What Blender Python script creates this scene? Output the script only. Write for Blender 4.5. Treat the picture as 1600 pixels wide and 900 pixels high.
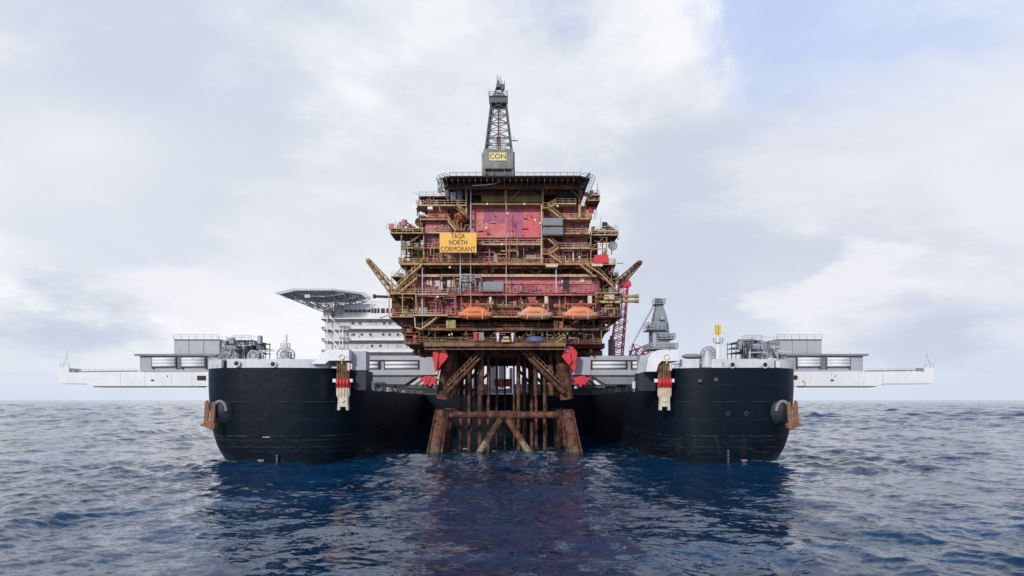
import bpy, math, random
import numpy as np
from mathutils import Vector, Matrix

for o in list(bpy.data.objects): bpy.data.objects.remove(o)
S = bpy.context.scene
COL = S.collection
R = math.radians

# ------------------------------------------------------------------ camera
F = 1081.0          # focal length in pixels of the 1600 px wide photograph
CH = 13.2           # camera height above the sea, m
cam_d = bpy.data.cameras.new('camera'); cam = bpy.data.objects.new('camera', cam_d); COL.objects.link(cam)
cam.location = (0, 0, CH); cam.rotation_euler = (R(90), 0, 0)
cam_d.sensor_width = 36; cam_d.lens = 36 * F / 1600
cam_d.shift_y = 175 / 1600
cam_d.clip_start = 0.5; cam_d.clip_end = 80000
S.camera = cam
S.view_settings.view_transform = 'Standard'; S.view_settings.look = 'None'
S.view_settings.gamma = 1; S.view_settings.exposure = 0
S.render.resolution_x = 1024; S.render.resolution_y = 576
try:
    S.cycles.max_bounces = 6; S.cycles.glossy_bounces = 3; S.cycles.diffuse_bounces = 3
except Exception: pass

# ------------------------------------------------------------------ node helpers
def nd(nt, t, **kw):
    n = nt.nodes.new(t)
    for k, v in kw.items():
        if k.startswith('i_'):
            key = k[2:]; key = int(key) if key.isdigit() else key.replace('_', ' ')
            n.inputs[key].default_value = v
        else: setattr(n, k, v)
    return n
def mth(nt, op, a, b=None, c=None, clamp=False):
    n = nt.nodes.new('ShaderNodeMath'); n.operation = op; n.use_clamp = clamp
    for i, v in enumerate((a, b, c)):
        if v is None: continue
        if isinstance(v, (int, float)): n.inputs[i].default_value = v
        else: nt.links.new(v, n.inputs[i])
    return n.outputs[0]
def mixc(nt, f, a, b, mode='MIX'):
    n = nt.nodes.new('ShaderNodeMix'); n.data_type = 'RGBA'; n.blend_type = mode
    for i, v in ((0, f), (6, a), (7, b)):
        if isinstance(v, (int, float)): n.inputs[i].default_value = v
        elif isinstance(v, tuple): n.inputs[i].default_value = (*v[:3], 1)
        else: nt.links.new(v, n.inputs[i])
    return n.outputs[2]
def smooth(nt, v, lo, hi):
    n = nt.nodes.new('ShaderNodeMapRange'); n.interpolation_type = 'SMOOTHSTEP'
    n.inputs[1].default_value = lo; n.inputs[2].default_value = hi
    nt.links.new(v, n.inputs[0]); return n.outputs[0]
def noise(nt, vec, scale, detail=4, rough=0.55, dist=0.0):
    n = nd(nt, 'ShaderNodeTexNoise', i_Scale=scale, i_Detail=detail, i_Roughness=rough, i_Distortion=dist)
    nt.links.new(vec, n.inputs['Vector']); return n.outputs[0]
def scaled(nt, vec, s):
    n = nt.nodes.new('ShaderNodeMapping'); n.inputs['Scale'].default_value = s
    nt.links.new(vec, n.inputs['Vector']); return n.outputs[0]

# ------------------------------------------------------------------ sky
SUN_EL, SUN_AZ = R(25), R(206)      # azimuth clockwise from +Y: behind and to the left of the camera
world = bpy.data.worlds.new('World'); S.world = world; world.use_nodes = True
nt = world.node_tree; nt.nodes.clear()
out = nd(nt, 'ShaderNodeOutputWorld'); bg = nd(nt, 'ShaderNodeBackground', i_Strength=0.1)
nt.links.new(bg.outputs[0], out.inputs[0])
sky = nd(nt, 'ShaderNodeTexSky', sky_type='NISHITA', sun_disc=False, sun_elevation=SUN_EL, sun_rotation=SUN_AZ,
         altitude=20, air_density=1.0, dust_density=1.2, ozone_density=1.0)
tc = nd(nt, 'ShaderNodeTexCoord'); d = tc.outputs['Generated']
sep = nd(nt, 'ShaderNodeSeparateXYZ'); nt.links.new(d, sep.inputs[0])
dx, dy, dz = sep.outputs
wobA = noise(nt, d, 3.6, 9, 0.60, 0.3); wobB = noise(nt, scaled(nt, d, (1, 1, 2.2)), 2.8, 9, 0.58, 0.15); wobC = noise(nt, scaled(nt, d, (1.3, 1.3, 3.4)), 6.5, 9, 0.58, 0.1)
def blob(px, py, r, soft, sx=1.0, wob=None, amt=0.36):
    """a ragged patch of sky round the direction of (azimuth, elevation)"""
    v = Vector(((px - 800) / F, 1, (625 - py) / F)).normalized()
    vm = nd(nt, 'ShaderNodeVectorMath', operation='SUBTRACT'); nt.links.new(d, vm.inputs[0]); vm.inputs[1].default_value = v
    sc = nd(nt, 'ShaderNodeVectorMath', operation='MULTIPLY'); nt.links.new(vm.outputs[0], sc.inputs[0]); sc.inputs[1].default_value = (1 / sx, 1, 1)
    ln = nd(nt, 'ShaderNodeVectorMath', operation='LENGTH'); nt.links.new(sc.outputs[0], ln.inputs[0])
    q = mth(nt, 'ADD', ln.outputs['Value'], mth(nt, 'MULTIPLY', mth(nt, 'SUBTRACT', wob or wobA, 0.5), amt))
    return mth(nt, 'SUBTRACT', 1.0, smooth(nt, q, r - soft, r + soft))
n2 = noise(nt, scaled(nt, d, (1.6, 1.6, 5.0)), 1.6, 9, 0.58, 0.4)
n3 = noise(nt, scaled(nt, d, (1.2, 1.2, 7.0)), 1.1, 6, 0.5)
def rgb(r, g, b):    # sRGB 0-255 of the sky -> linear, for strength 0.1
    f = lambda c: ((c / 255 + 0.055) / 1.055) ** 2.4
    return (f(r) * 10, f(g) * 10, f(b) * 10)
clear = mixc(nt, 0.85, sky.outputs[0], rgb(186, 208, 246))
veil = mixc(nt, smooth(nt, wobC, 0.38, 0.62), rgb(208, 221, 243), rgb(233, 239, 249))
c = mixc(nt, mth(nt, 'MULTIPLY_ADD', smooth(nt, n2, 0.34, 0.58), 0.5, 0.45), clear, veil)
def lay(c, px, py, r, soft, sx, k, col, wob=None, amt=0.36, tex=0.0):
    m = mth(nt, 'MULTIPLY', blob(px, py, r, soft, sx, wob, amt), k)
    if tex: m = mth(nt, 'MULTIPLY', m, mth(nt, 'MULTIPLY_ADD', smooth(nt, wobC, 0.36, 0.60), tex, 1 - tex))
    return mixc(nt, m, c, col if not isinstance(col, tuple) else rgb(*col))
c = lay(c, 1190, 10, 0.10, 0.10, 2.2, 0.75, (184, 201, 246), wobA, 0.2)
c = lay(c, 1430, 130, 0.13, 0.12, 2.0, 0.45, (204, 219, 248), wobB, 0.3)
# right-hand stratus and its bright banks
c = lay(c, 1400, 400, 0.19, 0.10, 2.4, 0.85, (226, 230, 241), wobB, 0.5)
c = lay(c, 1480, 300, 0.09, 0.08, 2.2, 0.70, (239, 241, 248), wobB, 0.4, 0.4)
# big cumulus
shade = mixc(nt, smooth(nt, wobB, 0.36, 0.60), rgb(234, 238, 244), rgb(250, 251, 253))
c = lay(c, 600, 60, 0.385, 0.040, 1.0, 1.0, shade, wobA, 0.34)
c = lay(c, 960, 130, 0.10, 0.03, 1.0, 0.9, shade, wobC, 0.16)
c = lay(c, 330, 250, 0.36, 0.08, 1.6, 0.95, shade, wobA, 0.4)
c = lay(c, 190, 95, 0.17, 0.10, 1.5, 0.90, (200, 211, 229), wobB, 0.42)
c = lay(c, 130, 215, 0.06, 0.06, 2.6, 0.75, (241, 243, 248), wobB, 0.3)
c = lay(c, 560, 350, 0.12, 0.11, 2.2, 0.65, (213, 220, 232), wobB, 0.40)
c = lay(c, 1110, 320, 0.14, 0.09, 1.2, 0.80, (200, 209, 225), wobB, 0.42)
c = lay(c, 980, 480, 0.10, 0.09, 2.4, 0.55, (208, 215, 230), wobB, 0.3)
c = lay(c, 1290, 285, 0.05, 0.05, 2.0, 0.60, (242, 243, 249), wobC, 0.2)
c = lay(c, 1440, 400, 0.035, 0.03, 4.0, 0.50, (207, 214, 229), wobC, 0.16)
c = lay(c, 1360, 462, 0.052, 0.020, 4.4, 0.90, (240, 241, 247), wobC, 0.20)
c = lay(c, 1460, 520, 0.040, 0.025, 5.0, 0.80, (197, 206, 224), wobC, 0.12)
c = lay(c, 250, 400, 0.06, 0.06, 4.2, 0.60, (222, 228, 240), wobC, 0.2)
c = lay(c, 290, 462, 0.035, 0.018, 3.6, 0.85, (242, 243, 248), wobC, 0.17)
c = lay(c, 90, 515, 0.040, 0.03, 5.5, 0.85, (193, 204, 223), wobC, 0.14)
# overhead, out of the picture, the cloud opens on blue
c = mixc(nt, mth(nt, 'MULTIPLY', smooth(nt, mth(nt, 'ADD', dz, mth(nt, 'MULTIPLY', mth(nt, 'SUBTRACT', wobA, 0.5), 0.5)), 0.50, 0.66), 0.85), c, rgb(128, 160, 214))
# pale blue-grey air at the horizon
hz = mth(nt, 'SUBTRACT', 1.0, smooth(nt, mth(nt, 'ADD', dz, mth(nt, 'MULTIPLY', mth(nt, 'SUBTRACT', n3, 0.5), 0.10)), 0.01, 0.09))
c4 = mixc(nt, mth(nt, 'MULTIPLY', hz, 0.8), c, mixc(nt, smooth(nt, n3, 0.4, 0.6), rgb(203, 214, 234), rgb(214, 223, 240)))
nt.links.new(c4, bg.inputs[0])

sun_d = bpy.data.lights.new('sun', 'SUN'); sun_d.energy = 2.65; sun_d.angle = R(5); sun_d.color = (1.0, 0.95, 0.88)
sun = bpy.data.objects.new('sun', sun_d); COL.objects.link(sun)
sv = Vector((math.sin(SUN_AZ) * math.cos(SUN_EL), math.cos(SUN_AZ) * math.cos(SUN_EL), math.sin(SUN_EL)))
sun.rotation_euler = sv.to_track_quat('Z', 'Y').to_euler(); sun.location = (0, 0, 200)

# ------------------------------------------------------------------ mesh builder
def W(px, py, Y): return Vector(((px - 800) * Y / F, Y, CH + (625 - py) * Y / F))
def wx(px, Y): return (px - 800) * Y / F
def wz(py, Y): return CH + (625 - py) * Y / F
class MB:
    def __init__(s): s.v = []; s.f = []
    def add(s, vs, fs):
        b = len(s.v); s.v += [tuple(v) for v in vs]; s.f += [tuple(b + i for i in f) for f in fs]
    def box(s, x0, x1, y0, y1, z0, z1):
        if x0 > x1: x0, x1 = x1, x0
        if y0 > y1: y0, y1 = y1, y0
        if z0 > z1: z0, z1 = z1, z0
        s.add([(x0,y0,z0),(x1,y0,z0),(x1,y1,z0),(x0,y1,z0),(x0,y0,z1),(x1,y0,z1),(x1,y1,z1),(x0,y1,z1)],
              [(0,3,2,1),(4,5,6,7),(0,1,5,4),(1,2,6,5),(2,3,7,6),(3,0,4,7)])
        return s
    def pbox(s, px0, py0, px1, py1, Y, dep):
        a = W(px0, py0, Y); b = W(px1, py1, Y); return s.box(a.x, b.x, Y, Y + dep, b.z, a.z)
    def bar(s, p, q, w=0.2, h=None):
        h = h or w; p = Vector(p); q = Vector(q); d = q - p
        if d.length < 1e-6: return s
        d.normalize(); up = Vector((0, 0, 1)) if abs(d.z) < 0.9 else Vector((0, 1, 0))
        a = d.cross(up).normalized() * w / 2; b = a.cross(d).normalized() * h / 2
        s.add([p-a-b, p+a-b, p+a+b, p-a+b, q-a-b, q+a-b, q+a+b, q-a+b],
              [(0,3,2,1),(4,5,6,7),(0,1,5,4),(1,2,6,5),(2,3,7,6),(3,0,4,7)])
        return s
    def tube(s, p, q, r, r2=None, n=10, cap=True):
        r2 = r if r2 is None else r2; p = Vector(p); q = Vector(q); d = (q - p)
        if d.length < 1e-6: return s
        d.normalize(); up = Vector((0, 0, 1)) if abs(d.z) < 0.9 else Vector((0, 1, 0))
        a = d.cross(up).normalized(); b = a.cross(d).normalized()
        vs = []
        for c, rr in ((p, r), (q, r2)):
            for i in range(n):
                t = 2 * math.pi * i / n; vs.append(c + a * rr * math.cos(t) + b * rr * math.sin(t))
        fs = [(i, (i+1) % n, n + (i+1) % n, n + i) for i in range(n)]
        if cap: fs += [tuple(range(n))[::-1], tuple(range(n, 2*n))]
        s.add(vs, fs); return s
    def path(s, pts, r, n=8):
        for a, b in zip(pts[:-1], pts[1:]): s.tube(a, b, r, n=n)
        return s
    def prism(s, poly, y0, y1, axis='y'):
        """extrude a polygon of (x,z) along y, or of (x,y) along z"""
        n = len(poly)
        if axis == 'y': vs = [(a, y0, b) for a, b in poly] + [(a, y1, b) for a, b in poly]
        elif axis == 'z': vs = [(a, b, y0) for a, b in poly] + [(a, b, y1) for a, b in poly]
        else: vs = [(y0, a, b) for a, b in poly] + [(y1, a, b) for a, b in poly]
        s.add(vs, [(i, (i+1) % n, n + (i+1) % n, n + i) for i in range(n)] + [tuple(range(n))[::-1], tuple(range(n, 2*n))]); return s
    def loft(s, rings, closed=True, cap=True):
        n = len(rings[0]); b = len(s.v)
        for r in rings: s.v += [tuple(p) for p in r]
        m = n if closed else n - 1
        for k in range(len(rings) - 1):
            for i in range(m):
                s.f.append((b+k*n+i, b+k*n+(i+1) % n, b+(k+1)*n+(i+1) % n, b+(k+1)*n+i))
        if cap:
            s.f.append(tuple(b+i for i in range(n))[::-1]); s.f.append(tuple(b+(len(rings)-1)*n+i for i in range(n)))
        return s
    def sphere(s, c, rx, ry=None, rz=None, n=12, m=8):
        ry = ry or rx; rz = rz or rx; rings = []
        for j in range(1, m):
            t = math.pi * j / m
            rings.append([(c[0]+rx*math.sin(t)*math.cos(2*math.pi*i/n), c[1]+ry*math.sin(t)*math.sin(2*math.pi*i/n), c[2]-rz*math.cos(t)) for i in range(n)])
        return s.loft(rings)
    def truss(s, p0, p1, up, side, n, w=0.2, wc=None):
        """box truss: up/side vectors span its section"""
        p0, p1, up, side = Vector(p0), Vector(p1), Vector(up), Vector(side); wc = wc or w * 1.4
        cs = [(0, 0), (1, 0), (1, 1), (0, 1)]
        P = lambda k, c: p0.lerp(p1, k / n) + up * c[0] + side * c[1]
        for c in cs: s.bar(P(0, c), P(n, c), wc)
        for k in range(n + 1):
            for a, b in zip(cs, cs[1:] + cs[:1]):
                s.bar(P(k, a), P(k, b), w)
                if k < n: s.bar(P(k, a if k % 2 else b), P(k + 1, b if k % 2 else a), w)
        return s
    def rail(s, p, q, h=1.15, t=0.07, step=1.8):
        p, q = Vector(p), Vector(q); n = max(1, int((q - p).length / step)); U = Vector((0, 0, h))
        s.bar(p + U, q + U, t * 1.3); s.bar(p + U * .5, q + U * .5, t)
        for i in range(n + 1):
            a = p.lerp(q, i / n); s.bar(a, a + U, t)
        return s
    def build(s, name, m, parent=None, smooth_=False, bevel=0):
        me = bpy.data.meshes.new(name); off = Vector((0, 0, 0)); r = parent
        while r is not None: off = off + Vector(r.location); r = r.parent
        me.from_pydata([(v[0]-off.x, v[1]-off.y, v[2]-off.z) for v in s.v], [], s.f); me.update()
        me.materials.append(m)
        if smooth_: me.polygons.foreach_set('use_smooth', [True] * len(me.polygons))
        import bmesh
        bm = bmesh.new(); bm.from_mesh(me); bmesh.ops.recalc_face_normals(bm, faces=bm.faces); bm.to_mesh(me); bm.free()
        o = bpy.data.objects.new(name, me); COL.objects.link(o)
        if parent is not None: o.parent = parent
        if bevel:
            b = o.modifiers.new('bevel', 'BEVEL'); b.width = bevel; b.segments = 2; b.limit_method = 'ANGLE'
        return o
class Pieces:
    """many small parts of one kind: the largest become parts, the rest one mesh"""
    def __init__(s): s.it = []
    def new(s, m): mb = MB(); s.it.append((mb, m)); return mb
    def flush(s, name, parent, limit=96):
        def size(mb):
            v = np.array(mb.v); e = v.max(0) - v.min(0); return (e[0] + .1) * (e[2] + .1)
        it = sorted([i for i in s.it if i[0].v], key=lambda i: -size(i[0])); s.it = []
        for mb, m in it[:limit]: mb.build(name, M[m], parent)
        rest = it[limit:]
        if rest:
            al = MB(); ks = []; idx = []
            for mb, m in rest:
                if m not in ks: ks.append(m)
                idx += [ks.index(m)] * len(mb.f); al.add(mb.v, mb.f)
            o = al.build(name, M[ks[0]], parent)
            for k in ks[1:]: o.data.materials.append(M[k])
            o.data.polygons.foreach_set('material_index', idx); o['kind'] = 'stuff'
def tag(o, label=None, cat=None, group=None, kind=None):
    if label: o['label'] = label
    if cat: o['category'] = cat
    if group: o['group'] = group
    if kind: o['kind'] = kind
    return o
def thing(name, label, cat, loc, group=None):
    o = bpy.data.objects.new(name, None); COL.objects.link(o); o.location = loc; o.empty_display_size = 1
    return tag(o, label, cat, group)
def copy_tree(o, parent=None):
    c = o.copy(); COL.objects.link(c)
    if parent is not None: c.parent = parent
    for ch in list(o.children): copy_tree(ch, c)
    return c

# ------------------------------------------------------------------ materials
def mat(name, base, alt=None, alt_amt=0.5, rust=0.0, rust_col=(0.16, 0.055, 0.022), streak=0.0, streak_col=None, rough=0.55, metal=0.0,
        scale=0.35, bump=0.02, lo=0.42, hi=0.62, panel=None, panel_col=None, spec=0.4):
    m = bpy.data.materials.new(name); m.use_nodes = True; nt = m.node_tree; bs = nt.nodes['Principled BSDF']
    tc = nt.nodes.new('ShaderNodeTexCoord'); v = tc.outputs['Object']
    col = (*base, 1)
    n = noise(nt, v, scale, 6, 0.6)
    c = mixc(nt, mth(nt, 'MULTIPLY', smooth(nt, n, lo, hi), alt_amt), tuple(base), tuple(alt or [x * 0.75 for x in base]))
    if panel:      # individually repainted plates
        vm = nt.nodes.new('ShaderNodeTexVoronoi'); vm.distance = 'CHEBYCHEV'; vm.inputs['Scale'].default_value = 1
        vm.inputs['Randomness'].default_value = 0.6
        nt.links.new(scaled(nt, v, panel), vm.inputs['Vector'])
        sp = nt.nodes.new('ShaderNodeSeparateColor'); nt.links.new(vm.outputs['Color'], sp.inputs[0])
        c = mixc(nt, mth(nt, 'MULTIPLY', smooth(nt, sp.outputs[0], 0.45, 0.6), 0.6), c, tuple(panel_col))
    if streak:
        sn = noise(nt, scaled(nt, v, (1.6, 1.6, 0.10)), 1.4, 5, 0.65)
        c = mixc(nt, mth(nt, 'MULTIPLY', smooth(nt, sn, 0.50, 0.72), streak), c, tuple(streak_col or rust_col))
    if rust:
        rn = noise(nt, v, scale * 3.1, 9, 0.68); big = noise(nt, v, scale * 0.7, 2, 0.5)
        q = mth(nt, 'ADD', rn, mth(nt, 'MULTIPLY', mth(nt, 'SUBTRACT', big, 0.5), 0.6))
        t = 0.66 - 0.3 * rust
        rc = mixc(nt, noise(nt, v, 2.5, 4, 0.7), tuple(x * 0.45 for x in rust_col), tuple(min(1, x * 1.7) for x in rust_col))
        c = mixc(nt, smooth(nt, q, t, t + 0.10), c, rc)
    nt.links.new(c, bs.inputs['Base Color'])
    bs.inputs['Metallic'].default_value = metal
    rr = mth(nt, 'MULTIPLY_ADD', noise(nt, v, scale * 4, 4, 0.6), 0.3, rough - 0.15)
    nt.links.new(rr, bs.inputs['Roughness']); bs.inputs['Specular IOR Level'].default_value = spec
    if bump:
        b = nd(nt, 'ShaderNodeBump', i_Strength=0.6, i_Distance=bump); nt.links.new(noise(nt, v, 1.7, 6, 0.65), b.inputs['Height'])
        nt.links.new(b.outputs[0], bs.inputs['Normal'])
    return m
RUST = (0.17, 0.06, 0.025)
M = dict(
 pink=mat('faded_red_cladding', (0.56, 0.12, 0.115), (0.56, 0.23, 0.21), 0.8, 0.06, RUST, 0.35, (0.34, 0.07, 0.12), panel=(0.16, 0.16, 0.10), panel_col=(0.36, 0.07, 0.17), scale=0.22, bump=0.03),
 red=mat('rust_stained_red_paint', (0.50, 0.11, 0.095), (0.46, 0.20, 0.15), 0.8, 0.36, RUST, 0.5, (0.14, 0.04, 0.03), panel=(0.22, 0.22, 0.18), panel_col=(0.17, 0.035, 0.06), scale=0.4),
 purple=mat('mauve_red_paint', (0.46, 0.11, 0.13), (0.46, 0.18, 0.18), 0.7, 0.24, RUST, 0.6, (0.12, 0.03, 0.035), panel=(0.2, 0.2, 0.2), panel_col=(0.17, 0.035, 0.075), scale=0.35),
 orange=mat('primer_orange', (0.42, 0.12, 0.05), (0.30, 0.09, 0.04), 0.8, 0.4, RUST, 0.4),
 yellow=mat('weathered_yellow_steel', (0.44, 0.28, 0.12), (0.32, 0.18, 0.085), 0.8, 0.36, (0.17, 0.075, 0.03), 0.5, scale=0.5),
 paleyellow=mat('pale_yellow_steel', (0.56, 0.42, 0.24), (0.44, 0.30, 0.17), 0.8, 0.30, (0.17, 0.075, 0.03), 0.4, scale=0.5),
 olive=mat('olive_cladding', (0.36, 0.27, 0.11), (0.27, 0.18, 0.08), 0.8, 0.22, RUST, 0.5, (0.09, 0.06, 0.03)),
 rust=mat('rusted_steel', (0.11, 0.045, 0.028), (0.24, 0.13, 0.075), 0.9, 0.30, (0.14, 0.05, 0.025), 0.7, (0.035, 0.020, 0.015), panel=(.3, .3, .6), panel_col=(0.26, 0.17, 0.09), rough=0.8, scale=0.5),
 legrust=mat('leg_rust', (0.055, 0.022, 0.018), (0.17, 0.075, 0.052), 0.95, 0.42, (0.18, 0.066, 0.028), 0.85, (0.035, 0.018, 0.014), rough=0.8, scale=0.55, bump=0.06),
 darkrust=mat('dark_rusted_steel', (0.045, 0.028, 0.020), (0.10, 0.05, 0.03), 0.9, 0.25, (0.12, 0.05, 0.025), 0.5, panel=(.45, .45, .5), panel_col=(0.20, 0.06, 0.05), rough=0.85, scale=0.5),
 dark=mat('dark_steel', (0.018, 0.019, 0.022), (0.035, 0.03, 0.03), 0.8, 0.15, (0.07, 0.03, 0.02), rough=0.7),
 grey=mat('light_grey_paint', (0.40, 0.41, 0.44), (0.35, 0.36, 0.40), 0.7, 0.0, RUST, 0.25, (0.28, 0.26, 0.26), scale=0.2, bump=0.01),
 midgrey=mat('mid_grey_paint', (0.24, 0.25, 0.275), (0.19, 0.20, 0.22), 0.7, 0.05, RUST, 0.3, (0.15, 0.14, 0.14), scale=0.3),
 darkgrey=mat('dark_grey_paint', (0.09, 0.097, 0.115), (0.06, 0.066, 0.08), 0.7, 0.05, RUST, 0.2),
 white=mat('white_ship_paint', (0.77, 0.77, 0.765), (0.68, 0.685, 0.69), 0.7, 0.03, (0.35, 0.24, 0.16), 0.35, (0.58, 0.53, 0.47), scale=0.15, bump=0.008, rough=0.45),
 bandwhite=mat('bulwark_paint', (0.62, 0.63, 0.65), (0.50, 0.51, 0.54), 0.8, 0.10, (0.22, 0.12, 0.07), 0.5, (0.40, 0.33, 0.28), scale=0.2, bump=0.008),
 cream=mat('cream_steel', (0.62, 0.56, 0.44), (0.50, 0.43, 0.30), 0.8, 0.12, RUST, 0.5, (0.35, 0.24, 0.13), scale=0.7),
 hullgrey=mat('blue_grey_plating', (0.028, 0.034, 0.048), (0.02, 0.025, 0.035), 0.8, 0.0, RUST, 0.3, (0.05, 0.055, 0.065), spec=0.3),
 mauve=mat('mauve_repaint', (0.37, 0.085, 0.165), (0.42, 0.12, 0.18), 0.9, 0.0, RUST, 0.3, (0.5, 0.16, 0.19), scale=0.5),
 freshred=mat('fresh_red_paint', (0.64, 0.10, 0.11), (0.58, 0.15, 0.16), 0.9, 0.0, RUST, 0.3, (0.45, 0.09, 0.12), scale=0.5),
 glass=mat('window_glass', (0.012, 0.02, 0.028), (0.02, 0.03, 0.04), rough=0.2, bump=0, spec=0.6),
 bright_red=mat('bright_red_paint', (0.62, 0.035, 0.045), (0.45, 0.03, 0.045), 0.7, 0.06, RUST, 0.35, (0.28, 0.03, 0.03), scale=0.6),
 crane_red=mat('crane_red_paint', (0.64, 0.04, 0.09), (0.52, 0.05, 0.09), 0.7, 0.05),
 boat_orange=mat('lifeboat_orange', (0.72, 0.17, 0.05), (0.66, 0.22, 0.09), 0.7, 0.05, RUST, 0.45, (0.42, 0.12, 0.05), scale=0.5),
 boat_faded=mat('lifeboat_faded_orange', (0.66, 0.25, 0.12), (0.68, 0.40, 0.25), 0.9, 0.08, RUST, 0.45, (0.40, 0.18, 0.09), scale=0.5),
 boat_pink=mat('lifeboat_salmon', (0.72, 0.22, 0.10), (0.70, 0.30, 0.17), 0.8, 0.05, RUST, 0.4, (0.46, 0.17, 0.08), scale=0.5),
 sign=mat('sign_orange', (0.82, 0.44, 0.08), (0.80, 0.47, 0.12), 0.5, 0.0, RUST, 0.12, (0.55, 0.30, 0.08), bump=0),
 signpale=mat('sign_pale_yellow', (0.68, 0.62, 0.26), (0.6, 0.54, 0.22), 0.5, 0.0, bump=0),
 letter=mat('black_lettering', (0.035, 0.025, 0.02), rough=0.6, bump=0),
 clad=mat('grey_corrugated_cladding', (0.25, 0.255, 0.255), (0.18, 0.175, 0.17), 0.9, 0.12, (0.13, 0.07, 0.045), 0.75, (0.12, 0.105, 0.095), scale=0.3),
 mast=mat('derrick_steel', (0.085, 0.09, 0.10), (0.12, 0.115, 0.11), 0.9, 0.2, (0.12, 0.06, 0.04)),
 blue=mat('blue_tarpaulin', (0.10, 0.17, 0.30), (0.16, 0.22, 0.34), 0.8, 0.1),
 beacon=mat('beacon_yellow', (0.72, 0.55, 0.06), bump=0),
 anchor=mat('anchor_rust', (0.26, 0.13, 0.075), (0.20, 0.09, 0.05), 0.9, 0.3, (0.16, 0.06, 0.03), 0.4, rough=0.85, scale=0.8),
 dish=mat('dish_white', (0.72, 0.72, 0.72), bump=0),
 dishgrey=mat('dish_grey', (0.27, 0.28, 0.29), (0.2, 0.2, 0.2), 0.8, bump=0),
 marine=mat('marine_growth', (0.26, 0.24, 0.16), (0.16, 0.12, 0.07), 0.9, 0.2, (0.12, 0.06, 0.03), 0.4, rough=0.9, scale=1.0, bump=0.06),
)
# leg paint: rust above, pale marine growth near the water (a stain with a tide line of its own)
def tide(m, z0=2.0, z1=3.6, col=(0.30, 0.27, 0.19)):
    nt = m.node_tree; bs = nt.nodes['Principled BSDF']; src = bs.inputs['Base Color'].links[0].from_socket
    g = nt.nodes.new('ShaderNodeNewGeometry'); s = nt.nodes.new('ShaderNodeSeparateXYZ'); nt.links.new(g.outputs['Position'], s.inputs[0])
    w = mth(nt, 'ADD', s.outputs[2], mth(nt, 'MULTIPLY', mth(nt, 'SUBTRACT', noise(nt, g.outputs['Position'], 0.5, 5, 0.7), 0.5), 5.0))
    f = mth(nt, 'MULTIPLY', mth(nt, 'SUBTRACT', 1.0, smooth(nt, w, z0, z1)), 0.75)
    c = mixc(nt, f, src, mixc(nt, smooth(nt, noise(nt, g.outputs['Position'], 1.6, 6, 0.7), 0.4, 0.6), tuple(x * 0.45 for x in col), col))
    wet = mth(nt, 'SUBTRACT', 1.0, smooth(nt, mth(nt, 'ADD', s.outputs[2], mth(nt, 'MULTIPLY', noise(nt, g.outputs['Position'], 1.2, 4), 0.8)), 0.75, 1.1))
    nt.links.new(mixc(nt, mth(nt, 'MULTIPLY', wet, 0.8), c, (0.022, 0.02, 0.015)), bs.inputs['Base Color'])
import copy as _c
M['legtide'] = M['legrust'].copy(); tide(M['legtide'], -1.0, 2.6)
M['piletide'] = M['legrust'].copy(); tide(M['piletide'], -1.5, 1.5)
M['bracetide'] = M['legrust'].copy(); tide(M['bracetide'], 2.2, 3.4, (0.36, 0.32, 0.24))
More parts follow.
